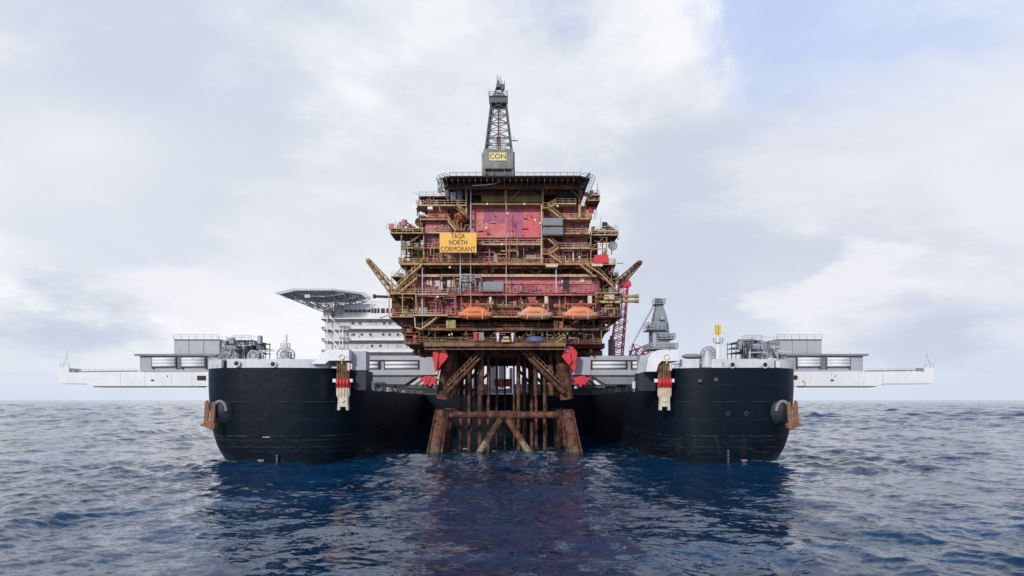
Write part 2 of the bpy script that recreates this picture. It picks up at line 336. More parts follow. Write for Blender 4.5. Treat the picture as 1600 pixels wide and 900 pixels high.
# hull paint: near-black navy, weld seams and scrapes
def hull_mat():
    m = mat('black_hull_paint', (0.0008, 0.0052, 0.0125), (0.0015, 0.0070, 0.016), 0.8, 0.0, RUST, 0.35, (0.008, 0.012, 0.017), rough=0.5, scale=0.08, bump=0.0, spec=0.17)
    nt = m.node_tree; bs = nt.nodes['Principled BSDF']; src = bs.inputs['Base Color'].links[0].from_socket
    g = nt.nodes.new('ShaderNodeTexCoord'); v = g.outputs['Object']; s = nt.nodes.new('ShaderNodeSeparateXYZ'); nt.links.new(v, s.inputs[0])
    z = mth(nt, 'ADD', s.outputs[2], mth(nt, 'MULTIPLY', noise(nt, v, 0.1, 2), 0.05))
    c = src
    for zz, k, wd, sc in ((16.4, 0.35, 0.05, 0.12), (12.9, 0.5, 0.06, 0.15), (9.1, 0.25, 0.05, 0.2), (5.55, 0.9, 0.09, 0.25), (4.7, 0.5, 0.07, 0.2), (3.2, 0.35, 0.1, 0.2), (2.2, 0.3, 0.08, 0.3)):
        ln = mth(nt, 'SUBTRACT', 1.0, smooth(nt, mth(nt, 'ABSOLUTE', mth(nt, 'SUBTRACT', z, zz)), wd * 0.5, wd * 1.6))
        br = smooth(nt, noise(nt, v, sc, 5, 0.7), 0.42, 0.6)
        c = mixc(nt, mth(nt, 'MULTIPLY', mth(nt, 'MULTIPLY', ln, br), k * .7), c, (0.085, 0.10, 0.11))
    # boot-top zone, scraped and salt-greyed
    low = mth(nt, 'SUBTRACT', 1.0, smooth(nt, z, 4.2, 5.6))
    sc = smooth(nt, noise(nt, scaled(nt, v, (0.35, 0.35, 1.6)), 1.2, 7, 0.72), 0.47, 0.75)
    c = mixc(nt, mth(nt, 'MULTIPLY', mth(nt, 'MULTIPLY', low, sc), 0.75), c, (0.032, 0.036, 0.038))
    # thin vertical run-off marks
    st = smooth(nt, noise(nt, scaled(nt, v, (2.2, 2.2, 0.05)), 1.0, 4, 0.6), 0.66, 0.78)
    c = mixc(nt, mth(nt, 'MULTIPLY', st, 0.5), c, (0.045, 0.05, 0.055))
    for (sx_, w_, za, zb_, k) in ((-38.2, .75, 12.6, 19.0, .45), (-60.5, .5, 3.5, 10.5, .5), (-55, .3, 15.0, 20, .4), (60.5, .5, 3.5, 10.5, .5), (46.0, .3, 0.5, 5.6, .6), (51.6, .35, 0.2, 5.4, .7), (38.5, .4, 1.0, 5.6, .5), (-12, 1, 30, 40, 0)):
        gx = mth(nt, 'ABSOLUTE', mth(nt, 'ADD', mth(nt, 'SUBTRACT', s.outputs[0], sx_), mth(nt, 'MULTIPLY', mth(nt, 'SUBTRACT', noise(nt, scaled(nt, v, (1, 1, .3)), 0.9, 5, 0.6), 0.5), 2.4)))
        mk = mth(nt, 'MULTIPLY', mth(nt, 'SUBTRACT', 1.0, smooth(nt, gx, w_ * .2, w_ * 1.4)), mth(nt, 'MULTIPLY', smooth(nt, z, za, za + 2), mth(nt, 'SUBTRACT', 1.0, smooth(nt, z, zb_ - .6, zb_))))
        c = mixc(nt, mth(nt, 'MULTIPLY', mk, k), c, (0.024, 0.019, 0.018))
    wt = mth(nt, 'SUBTRACT', 1.0, smooth(nt, mth(nt, 'ADD', s.outputs[2], mth(nt, 'MULTIPLY', noise(nt, v, 0.5, 5), 1.0)), 1.0, 1.35))
    c = mixc(nt, mth(nt, 'MULTIPLY', wt, 0.7), c, (0.006, 0.009, 0.010))
    nt.links.new(c, bs.inputs['Base Color'])
    b = nd(nt, 'ShaderNodeBump', i_Strength=0.7, i_Distance=0.12); nt.links.new(noise(nt, v, 0.35, 3, 0.5), b.inputs['Height']); nt.links.new(b.outputs[0], bs.inputs['Normal'])
    return m
M['hull'] = hull_mat()

# ------------------------------------------------------------------ the sea
def make_sea():
    rng = np.random.default_rng(7)
    ys = [14.0]
    while ys[-1] < 60000:
        y = ys[-1]
        ys.append(y + max(0.30, 0.0032 * y) if y < 700 else (y * 1.0045 if y < 5000 else y * 1.03))
    ys = np.array(ys)
    ang = np.linspace(-1, 1, 861); ang = np.radians(52) * ang + np.radians(26) * ang ** 5
    Rr, A = np.meshgrid(ys, ang, indexing='ij'); X = Rr * np.sin(A); Y = Rr * np.cos(A)
    H = np.zeros_like(X); DX = np.zeros_like(X); DY = np.zeros_like(X)
    spacing = np.maximum(0.30, 0.0032 * Rr); spacing = np.where(Rr > 700, 0.0045 * Rr, spacing); spacing = np.where(Rr > 5000, 0.03 * Rr, spacing)
    spacing = np.maximum(spacing, Rr * 0.0022)
    main = np.radians(-72)          # the way the wind sea runs: towards the left and a little to the camera
    # gustiness: patches of rougher and smoother water; smoother in the lee between the bows
    P = np.zeros_like(X)
    for i in range(9):
        lam = rng.uniform(60, 260); th = rng.uniform(0, 6.28); P += np.sin((X * np.cos(th) + Y * np.sin(th)) * 6.283 / lam + rng.uniform(0, 6.28))
    gust = 1.0 + 0.12 * P
    lee = np.exp(-(((X + 3) / (30 + 0.10 * np.clip(Y, 0, 300))) ** 4)) / (1 + np.exp(-(Y - 62) / 14)) / (1 + np.exp((Y - 285) / 6))
    slot = np.exp(-(((X + 2) / 33) ** 8)) / (1 + np.exp(-(Y - 172) / 10)) / (1 + np.exp((Y - 285) / 6))
    gust = np.clip(gust, 0.55, 1.5) * (1 - 0.30 * lee) * (1 - 0.6 * slot)
    for i in range(110):
        lam = 1.3 * (38 / 1.3) ** (rng.random() ** 0.9)
        th = main + rng.normal(0, 0.62) + np.pi / 2
        k = 2 * np.pi / lam; amp = 0.0052 * lam ** 0.82 * rng.uniform(0.5, 1.3)
        if lam > 20: amp *= 0.5
        fade = np.clip((lam / spacing - 2.2) / 2.5, 0, 1)
        ph = k * (X * np.cos(th) + Y * np.sin(th)) + rng.uniform(0, 6.28)
        a = amp * fade * gust
        H += a * np.cos(ph); DX -= a * np.cos(th) * np.sin(ph) * 0.85; DY -= a * np.sin(th) * np.sin(ph) * 0.85
    # farther out the longer waves stand in for the short ones the mesh no longer carries
    far = np.clip((Rr - 170) / 500, 0, 1) ** 0.8
    for i in range(60):
        lam = 14 * (95 / 14) ** rng.random(); th = main + rng.normal(0, 0.75) + np.pi / 2
        k = 2 * np.pi / lam; a = far * gust * np.clip((lam / spacing - 2.6) / 2.5, 0, 1) * rng.uniform(.5, 1.4) * 0.023 / k
        ph = k * (X * np.cos(th) + Y * np.sin(th)) + rng.uniform(0, 6.28)
        H += a * np.cos(ph); DX -= a * np.cos(th) * np.sin(ph) * .8; DY -= a * np.sin(th) * np.sin(ph) * .8
    X2 = X + DX; Y2 = Y + DY
    n, m = X.shape
    co = np.stack([X2, Y2, H], -1).reshape(-1, 3)
    idx = np.arange(n * m).reshape(n, m)
    f = np.stack([idx[:-1, :-1], idx[:-1, 1:], idx[1:, 1:], idx[1:, :-1]], -1).reshape(-1, 4)
    me = bpy.data.meshes.new('sea'); me.vertices.add(n * m); me.vertices.foreach_set('co', co.ravel())
    me.loops.add(f.size); me.loops.foreach_set('vertex_index', f.ravel().astype(np.int32))
    me.polygons.add(len(f)); me.polygons.foreach_set('loop_start', np.arange(0, f.size, 4, dtype=np.int32))
    me.polygons.foreach_set('loop_total', np.full(len(f), 4, dtype=np.int32)); me.update(); me.validate()
    me.polygons.foreach_set('use_smooth', np.ones(len(f), dtype=bool))
    # crest attribute for foam
    sd = max(H.std(), 1e-6); crest = (H / (2.2 * H[Rr < 300].std() * (1 + 2.0 * far))).reshape(-1)
    at = me.attributes.new('crest', 'FLOAT', 'POINT'); at.data.foreach_set('value', crest.astype(np.float32))
    at = me.attributes.new('calm', 'FLOAT', 'POINT'); at.data.foreach_set('value', np.clip(0.22 * lee + 0.5 * slot, 0, 0.9).reshape(-1).astype(np.float32))
    wash = np.zeros_like(X)
    for lo, hi in ((-67.5, -35.5), (32.3, 62.5)):
        xc, a_ = (lo + hi) / 2, (hi - lo) / 2; yb = 166.5; b2 = 19.0
        g = (np.abs((X - xc) / a_) ** 3 + np.clip((yb - Y) / b2, 0, None) ** 3) ** (1 / 3)
        dd = (g - 1) * 17; wash = np.maximum(wash, np.exp(-np.clip(dd, 0, None) ** 2 / 1.6) * (Y < 200) * (0.55 + 0.45 * (np.abs(X) > 55)))
    for lx, ly in ((-19.6, 170.8), (15.7, 170.8), (-8.2, 171), (4.2, 171), (-19, 192), (14.5, 192)):
        wash = np.maximum(wash, 0.85 * np.exp(-((X - lx) ** 2 + (Y - ly) ** 2) / 7.0))
    at = me.attributes.new('wash', 'FLOAT', 'POINT'); at.data.foreach_set('value', wash.reshape(-1).astype(np.float32))
    # make sure it faces up
    o = bpy.data.objects.new('sea', me); COL.objects.link(o); o['kind'] = 'structure'
    if me.polygons[0].normal.z < 0: me.flip_normals()
    m_ = bpy.data.materials.new('sea_water'); m_.use_nodes = True; nt = m_.node_tree; bs = nt.nodes['Principled BSDF']
    tc = nt.nodes.new('ShaderNodeTexCoord'); v = tc.outputs['Object']
    rot = nt.nodes.new('ShaderNodeMapping'); rot.inputs['Rotation'].default_value = (0, 0, R(18)); rot.inputs['Scale'].default_value = (0.55, 1.0, 1.0)
    nt.links.new(v, rot.inputs['Vector']); vv = rot.outputs[0]
    pat = smooth(nt, noise(nt, scaled(nt, v, (0.5, 1.0, 1.0)), 0.045, 6, 0.62, 0.8), 0.34, 0.66)
    calm = nt.nodes.new('ShaderNodeAttribute'); calm.attribute_name = 'calm'
    amp = mth(nt, 'MULTIPLY', mth(nt, 'MULTIPLY_ADD', pat, 0.65, 0.55), mth(nt, 'SUBTRACT', 1.0, calm.outputs['Fac']))
    def vn(scale, detail, rough, dist, k):
        n = nd(nt, 'ShaderNodeTexNoise', i_Scale=scale, i_Detail=detail, i_Roughness=rough, i_Distortion=dist); nt.links.new(vv, n.inputs['Vector'])
        s1 = nd(nt, 'ShaderNodeVectorMath', operation='SUBTRACT'); nt.links.new(n.outputs['Color'], s1.inputs[0]); s1.inputs[1].default_value = (.5, .5, .5)
        s2 = nd(nt, 'ShaderNodeVectorMath', operation='MULTIPLY'); nt.links.new(s1.outputs[0], s2.inputs[0]); s2.inputs[1].default_value = (k, k, 0); return s2.outputs[0]
    def va(a, b): n = nd(nt, 'ShaderNodeVectorMath', operation='ADD'); nt.links.new(a, n.inputs[0]); nt.links.new(b, n.inputs[1]); return n.outputs[0]
    tot = va(va(vn(0.16, 4, 0.55, 0.8, 0.55), vn(0.75, 5, 0.6, 0.6, 0.75)), vn(3.4, 5, 0.65, 0.5, 0.70))
    sc_ = nd(nt, 'ShaderNodeVectorMath', operation='SCALE'); nt.links.new(tot, sc_.inputs[0]); nt.links.new(amp, sc_.inputs['Scale'])
    geo = nt.nodes.new('ShaderNodeNewGeometry'); nrm = nd(nt, 'ShaderNodeVectorMath', operation='NORMALIZE'); nt.links.new(va(geo.outputs['Normal'], sc_.outputs[0]), nrm.inputs[0])
    nt.links.new(nrm.outputs[0], bs.inputs['Normal'])
    c = mixc(nt, pat, (0.001, 0.022, 0.054), (0.0013, 0.042, 0.105))
    at = nt.nodes.new('ShaderNodeAttribute'); at.attribute_name = 'crest'
    ft = noise(nt, vv, 1.3, 8, 0.75); fb = noise(nt, v, 0.035, 4, 0.6)
    q = mth(nt, 'ADD', mth(nt, 'ADD', mth(nt, 'MULTIPLY', at.outputs['Fac'], 0.10), ft), mth(nt, 'MULTIPLY', fb, 0.5))
    wash = nt.nodes.new('ShaderNodeAttribute'); wash.attribute_name = 'wash'
    q = mth(nt, 'ADD', q, mth(nt, 'MULTIPLY', wash.outputs['Fac'], 0.52))
    foam = smooth(nt, q, 1.085, 1.19)
    c = mixc(nt, mth(nt, 'MULTIPLY', foam, 0.8), c, (0.62, 0.66, 0.70))
    nt.links.new(c, bs.inputs['Base Color']); bs.inputs['IOR'].default_value = 1.34
    nt.links.new(mth(nt, 'MULTIPLY_ADD', foam, 0.5, 0.05), bs.inputs['Roughness'])
    me.materials.append(m_)
    return o
make_sea()

# ================================================================== THE SHIP
ship = thing('twin_hull_ship', 'huge ship with two black blunt bows and white bulwarks, either side of the rusty platform', 'ship', (-2.3, 147, 0))
LX0, LX1 = -69.1, -34.6          # port-side hull as seen on the left: outer and inner side
RX0, RX1 = 31.2, 64.2
ZD, ZB, ZM = 20.1, 21.9, 15.4    # bow deck edge, bulwark top, main deck
def hull_ring(x0, x1, z, yb, b=20, n=3.0, flare=True, steps=36):
    """plan outline of one hull at height z: blunt rounded nose to the front"""
    zs = [(-5, 7.0), (0, 3.6), (1.5, 2.7), (3, 1.9), (5.6, 1.1), (8, 0.6), (12, 0.2), (16, 0.0), (30, 0.0)]
    ins = 0
    for (za, ia), (zc, ic) in zip(zs[:-1], zs[1:]):
        if za <= z <= zc: ins = ia + (ic - ia) * (z - za) / (zc - za)
    outer_left = x0 < -50
    lo = x0 + (ins if outer_left else ins * 0.35); hi = x1 - (ins * 0.35 if outer_left else ins)
    xc = (lo + hi) / 2; a = (hi - lo) / 2; y0 = 146.5 + ins * 0.35; Yb = 146.5 + b
    pts = [(lo, yb, z)]
    for i in range(steps + 1):
        t = math.pi * (1 - i / steps); c, s_ = math.cos(t), math.sin(t)
        px = xc + a * math.copysign(abs(c) ** (2 / n), c); py = Yb - (Yb - y0) * abs(s_) ** (2 / n)
        pts.append((px, py, z))
    pts.append((hi, yb, z)); return pts
for x0, x1 in ((LX0, LX1), (RX0, RX1)):
    mb = MB(); mb.loft([hull_ring(x0, x1, z, 420) for z in (-5, -2, 0, 1.5, 3, 4.4, 5.6)], cap=False)
    mb.loft([hull_ring(x0, x1, z, 420) for z in (5.6, 7, 8.5, 10, 12, 14, ZM)], cap=False)
    r = hull_ring(x0, x1, ZM, 420); mb.add(r, [tuple(range(len(r)))])
    mb.loft([hull_ring(x0, x1, z, 172) for z in (ZM, 17, 18.5, ZD)], cap=False)
    r = hull_ring(x0, x1, ZM, 172); mb.box(x0, x1, 171.6, 172, ZM, ZD)
    h = mb.build('hull', M['hull'], ship, smooth_=True)
    for p in h.data.polygons:
        if abs(p.normal.z) > 0.9: p.use_smooth = False
    dk = MB(); r = hull_ring(x0, x1, ZD - 0.3, 172); dk.add([(x, y, z) for x, y, z in r], [tuple(range(len(r)))])
    dk.build('bow_deck', M['midgrey'], ship)
    # bulwark
    outer = hull_ring(x0, x1, ZD, 172, steps=150); xm = (x0 + x1) / 2
    k = len(outer); inn = [((x - xm) * 0.975 + xm, y + 0.45, z) for x, y, z in outer]; left = x0 < -50
    bw = MB()
    for i in range(k - 1):
        px = 800 + (outer[i][0] + outer[i+1][0]) * F / (outer[i][1] + outer[i+1][1]); yy = outer[i][1]
        if left: skip = (346.5 < px < 355 and yy < 160) or (px > 518 and not yy > 166)
        else: skip = (1209 < px < 1220 and yy < 160) or (1093 < px < 1111) or (px < 1062)
        if left and px > 518: skip = True
        if skip:
            if bw.v: bw.build('bulwark', M['bandwhite'], ship); bw = MB()
            continue
        c_, d_ = inn[i+1], inn[i]
        out = lambda p: (xm + (p[0] - xm) * 1.0015, p[1] - 0.03, p[2])
        A, B = out(outer[i]), out(outer[i+1])
        bw.add([(A[0], A[1], ZD - .05), (B[0], B[1], ZD - .05), (c_[0], c_[1], ZD - .05), (d_[0], d_[1], ZD - .05),
                (A[0], A[1], ZB), (B[0], B[1], ZB), (c_[0], c_[1], ZB), (d_[0], d_[1], ZB)],
               [(0,3,2,1),(4,5,6,7),(0,1,5,4),(1,2,6,5),(2,3,7,6),(3,0,4,7)])
    if bw.v: bw.build('bulwark', M['bandwhite'], ship)
    # fairlead holes and ports
for px, py in ((370, 568), (427, 569), (1144, 570), (1195, 570)):
    c = W(px, py, 146.3); f = MB()
    for r0, r1, yy in ((0.75, 0.75, -0.25),): f.tube((c.x, c.y + 0.6, c.z), (c.x, c.y + yy, c.z), r0, n=18)
    fo = f.build('fairlead', M['bandwhite'], ship)
    g = MB(); g.tube((c.x, c.y + 0.2, c.z), (c.x, c.y - 0.28, c.z), 0.48, n=16); g.build('opening', M['dark'], fo)
for px, py in ((1094, 595), (1119, 593)):
    f = MB(); c = W(px, py, 146.4); f.box(c.x - .35, c.x + .35, c.y - .05, c.y + .6, c.z - .35, c.z + .35); f.build('hull_plate', M['darkgrey'], ship)
for px, py in ((1137, 646), (1166, 646)):
    c = W(px, py, 146.7); f = MB()
    for i in range(16):
        a, b_ = 2 * math.pi * i / 16, 2 * math.pi * (i + 1) / 16
        f.bar((c.x + .4 * math.cos(a), c.y - .03, c.z + .4 * math.sin(a)), (c.x + .4 * math.cos(b_), c.y - .03, c.z + .4 * math.sin(b_)), 0.09)
    f.build('thruster_mark', M['darkgrey'], ship)
for px, py in ((416, 683),):
    c = W(px, py, 146.9); f = MB(); f.box(c.x - .8, c.x + .8, c.y - .06, c.y + .5, c.z - .06, c.z + .06); f.build('hull_plate', M['bandwhite'], ship)
for px, y0_, y1_ in ((432.5, 712, 727), (1138, 704, 722)):
    for i in range(6):
        dm = MB(); c = W(px, y0_ + (y1_ - y0_) * i / 5, 146.75 + i * .12); dm.box(c.x - .14, c.x + .14, c.y - .12, c.y + .4, c.z - .09, c.z + .09); dm.build('draught_mark', M['midgrey'], ship)
for px in (408, 1163):
    c = W(px, 719, 147.6); f = MB(); f.box(c.x - .7, c.x + .6, c.y - .1, c.y + .8, c.z - .1, c.z + .12); f.box(c.x - .3, c.x + .3, c.y - .1, c.y + .6, c.z - .35, c.z - .11); f.build('draught_bracket', M['midgrey'], ship)

# cross body closing the slot, with its deck
mb = MB(); mb.box(LX1 - 1, RX0 + 1, 272, 420, -5, ZM - 0.02); mb.build('cross_hull', M['hull'], ship)
for x0, x1 in ((LX0 + 2, LX1 - 0.3), (RX0 + 0.3, RX1 - 2)):
    mb = MB(); mb.box(x0, x1, 172.2, 415, ZM + .02, ZM + 0.2); mb.build('main_deck', M['midgrey'], ship)
mb = MB(); mb.box(LX1 + .1, RX0 - .1, 272.2, 415, ZM + .02, ZM + 0.2); mb.build('main_deck', M['midgrey'], ship)
# blocks and rails on the far deck, seen between the legs
def deck_house(px0, py0, px1, py1, Y, dep, m='white', wins=0, name='deck_house', rail=True):
    mb = MB(); mb.pbox(px0, py0, px1, py1, Y, dep); o = mb.build(name, M[m], ship, bevel=0.05)
    if rail:
        a = W(px0, py0, Y); b = W(px1, py0, Y); rb = MB(); rb.rail(a, b, 1.1, 0.08); rb.build('railing', M['grey'], o)
    return o
for a in ((763, 568, 776, 607, 276, 8), (779, 568, 790, 606, 276, 8), (796, 575, 801, 607, 277, 6), (712, 590, 722, 610, 275, 8), (738, 584, 750, 612, 274, 9), (815, 590, 824, 612, 275, 8), (826, 572, 834, 596, 280, 8)):
    deck_house(*a[:4], a[4], a[5], 'white', rail=False)
deck_house(763, 607, 801, 615, 273, 5, 'grey', rail=False)
deck_house(690, 600, 762, 616, 288, 5, 'midgrey')
deck_house(802, 600, 900, 616, 288, 5, 'midgrey')
o = deck_house(772, 592, 800, 604, 272.6, 2, 'red', rail=False)

# added dark boxes and a clutter of small fittings under the lifting beams, along the inner deck edges
rnd = random.Random(11)
for s_, x0, x1 in ((-1, LX0 + 3, LX1 - 1.8), (1, RX0 + 1.8, RX1 - 3)):
    for y in (186, 214, 242):
        mb = MB(); mb.box(x0, x1, y, y + 3.5, ZM + .2, ZM + 2.6); mb.build('dark_skid_filler', M['dark'], ship)  # dark boxes on the skid deck, added to darken the bright gap under the beams
for x0, x1 in ((-60, -22), (20, 56)):
    mb = MB(); mb.box(x0, x1, 272.4, 274, ZM + .2, wz(601, 272)); mb.build('dark_skid_filler', M['dark'], ship)  # more dark boxes, added to hide the bright wall behind that gap
LK = Pieces(); BO = Pieces()
for s_, (pxa, pxb) in ((-1, (576, 690)), (1, (898, 985))):
    for i in range(30):
        Y = rnd.uniform(176, 232); x = (LX1 - rnd.uniform(.3, 1.6)) if s_ < 0 else RX0 + rnd.uniform(.3, 1.6); h = rnd.uniform(0.5, 1.5)
        if rnd.random() < 0.5: BO.new('bandwhite').tube((x, Y, ZM), (x, Y, ZM + h), rnd.uniform(.25, .5))
        else: LK.new(rnd.choice(('grey', 'midgrey'))).box(x, x - s_ * -1 * rnd.uniform(.6, 1.2), Y, Y + rnd.uniform(1, 4), ZM, ZM + h)
    rb = MB(); xx = LX1 - .2 if s_ < 0 else RX0 + .2
    rb.rail((xx, 174, ZM + .2), (xx, 270, ZM + .2), 1.2, 0.09); rb.build('railing', M['midgrey'], ship)
LK.flush('deck_locker', ship); BO.flush('bollard', ship)

# inner corner white blocks (ends of the sheave towers), each with a grey inner face
for left in (True, False):
    px0, px1 = (520, 551) if left else (1022, 1057)
    Y = 150
    mb = MB()
    a = W(px0, 548, Y); b = W(px1, 565, Y)
    x0, x1, z0, z1 = a.x, b.x, b.z, a.z
    if left:
        poly = [(x0 - 3.6, ZD + .7), (x0 - 3.6, ZD + 1.1), (x0 - 2.2, ZD + 1.7), (x0 - 1.9, z1 - .9), (x0 - .2, z1), (x1, z1), (x1, z0), (x0, z0), (x0 - .8, ZD + .7)]
    else:
        poly = [(x0 - 2.3, ZD - .9), (x0 - 1.9, z1 - 2.0), (x0 - 1.1, z1 - 0.8), (x0 + .2, z1 - .1), (x0 + 1.6, z1 + .05), (x1, z1 + .05), (x1, z0 - .1), (x0 + 1.0, z0 - .1), (x0 + .3, z0 - .8), (x0 - .1, ZD - .9)]
    mb.prism(poly, Y - 3.2, Y + 8); bo = mb.build('sheave_house', M['white'], ship, bevel=0.12)
    g = MB(); cx = W(534 if left else 1042, 558, Y - 3.3)
    for i in range(14):
        t, u = 2 * math.pi * i / 14, 2 * math.pi * (i + 1) / 14
        g.bar((cx.x + .55 * math.cos(t), cx.y, cx.z + .55 * math.sin(t)), (cx.x + .55 * math.cos(u), cx.y, cx.z + .55 * math.sin(u)), 0.14)
    g.box(cx.x - .12, cx.x + .12, cx.y - .05, cx.y + .1, cx.z - 1.4, cx.z - .5); g.build('padeye', M['cream'], bo)
    # side cheek behind, on the slot side
    mb = MB(); sx = 1 if left else -1; ex = x1 if left else x0 - 3
    cx0, cx1 = (ex, ex + 3.6) if left else (ex - 0.0, ex + 3)
    if left: mb.box(x1 + .05, x1 + 3.1, Y - .8, Y + 3, wz(579, Y), z1 - .1)
    else: mb.box(x0 - 1.6, x0 + 3, Y + 8.1, Y + 12, ZD - 1.6, z1 - .4)
    mb.build('sheave_house', M['grey'], ship, bevel=0.1)
    mb = MB()
    if left: mb.box(x1 + .4, x1 + 3.0, Y - .4, Y + 4, wz(610, Y), wz(579.3, Y))
    else: mb.box(x0 - 3.0, x0 + .6, Y + 1, Y + 7, wz(611, Y), ZD - .95)
    mb.build('overhang', M['hullgrey'], ship, bevel=0.1)
    # pale guide post and rubbing strip running down the slot face
    mb = MB(); xx = wx(575 if left else 997.5, Y + 4); mb.tube((xx, Y + 3.5, wz(608, Y + 3.5)), (xx, Y + 3.5, wz(581, Y + 3.5)), .33, n=12); mb.tube((xx + (.9 if left else -.9), Y + 4.5, wz(607, Y + 4)), (xx + (.9 if left else -.9), Y + 4.5, wz(596, Y + 4)), .4, n=12); mb.build('guide_post', M['bandwhite'], ship)

# ---- hanging blocks in front of the inner corners
def hook_block(pxc, label):
    Y = 147.6; sc = Y / F
    t = thing('hanging_block', label, 'lifting block', W(pxc, 640, Y), 'lifting blocks hanging at the inner bow corners')
    X = lambda px: wx(px, Y); Z = lambda py: wz(py, Y)
    mb = MB()
    for i, off in enumerate((-8.5, -5.2, -1.7, 1.7, 5.2, 8.5)):
        mb.tube((X(pxc + off), Y + 0.2 * (i % 2), Z(563)), (X(pxc + off * 1.02), Y, Z(592)), 0.20, n=8)
    mb.build('wire_fall', M['rust'], t)
    mb = MB(); mb.box(X(pxc - 10), X(pxc + 9), Y + .6, Y + 1.2, Z(590), Z(565)); mb.build('rear_plate', M['darkrust'], t)
    mb = MB(); mb.box(X(pxc + 7), X(pxc + 11), Y - .3, Y + .5, Z(579), Z(567)); mb.build('guard_plate', M['cream'], t, bevel=.05)
    # red sheave block
    rb = MB(); rb.box(X(pxc - 10.5), X(pxc + 10.5), Y - .5, Y + 1.1, Z(606), Z(592.5))
    ro = rb.build('sheave_block', M['bright_red'], t, bevel=0.15)
    for k in range(4):
        s_ = MB(); xx = X(pxc - 7.8 + 5.2 * k); s_.tube((xx - .22, Y - .1, Z(598)), (xx + .22, Y - .1, Z(598)), 0.95, n=20); s_.build('sheave', M['bright_red'], ro)
    p = MB(); p.box(X(pxc - 16), X(pxc - 10.7), Y - .2, Y + .6, Z(597.5), Z(592)); p.box(X(pxc + 10.7), X(pxc + 15), Y - .2, Y + .6, Z(597.5), Z(592)); p.build('pin', M['white'], t, bevel=.06)
    # cream fork: wide shackle plate tapering to a two-pronged foot
    def pt(dx, py): return (X(pxc + dx), Z(py))
    for yy, dd in ((Y - .35, .35), (Y + .6, .35)):
        fk = MB()
        fk.prism([pt(-10, 606.2), pt(10, 606.2), pt(10, 617), pt(7.5, 623), pt(8.5, 641), pt(5, 641), pt(4.5, 635.5), pt(-4.5, 635.5), pt(-5, 641), pt(-8.5, 641), pt(-7.5, 623), pt(-10, 617)], yy, yy + dd)
        fk.build('fork_plate', M['cream'], t, bevel=.04)
    st = MB()
    for dx in (-6.5, -2.2, 2.2, 6.5): st.box(X(pxc + dx - .5), X(pxc + dx + .5), Y - .55, Y - .34, Z(620), Z(606.5))
    st.build('stiffener', M['cream'], t)
    bs = MB(); bs.tube((X(pxc - .2), Y - .6, Z(626)), (X(pxc - .2), Y + 1.1, Z(626)), 0.38, n=16); bs.build('pivot_pin', M['cream'], t)
hook_block(536, 'red and cream lifting block on wires under the white housing of the left bow')
hook_block(1038.5, 'red and cream lifting block on rusty wires under the white housing of the right bow')

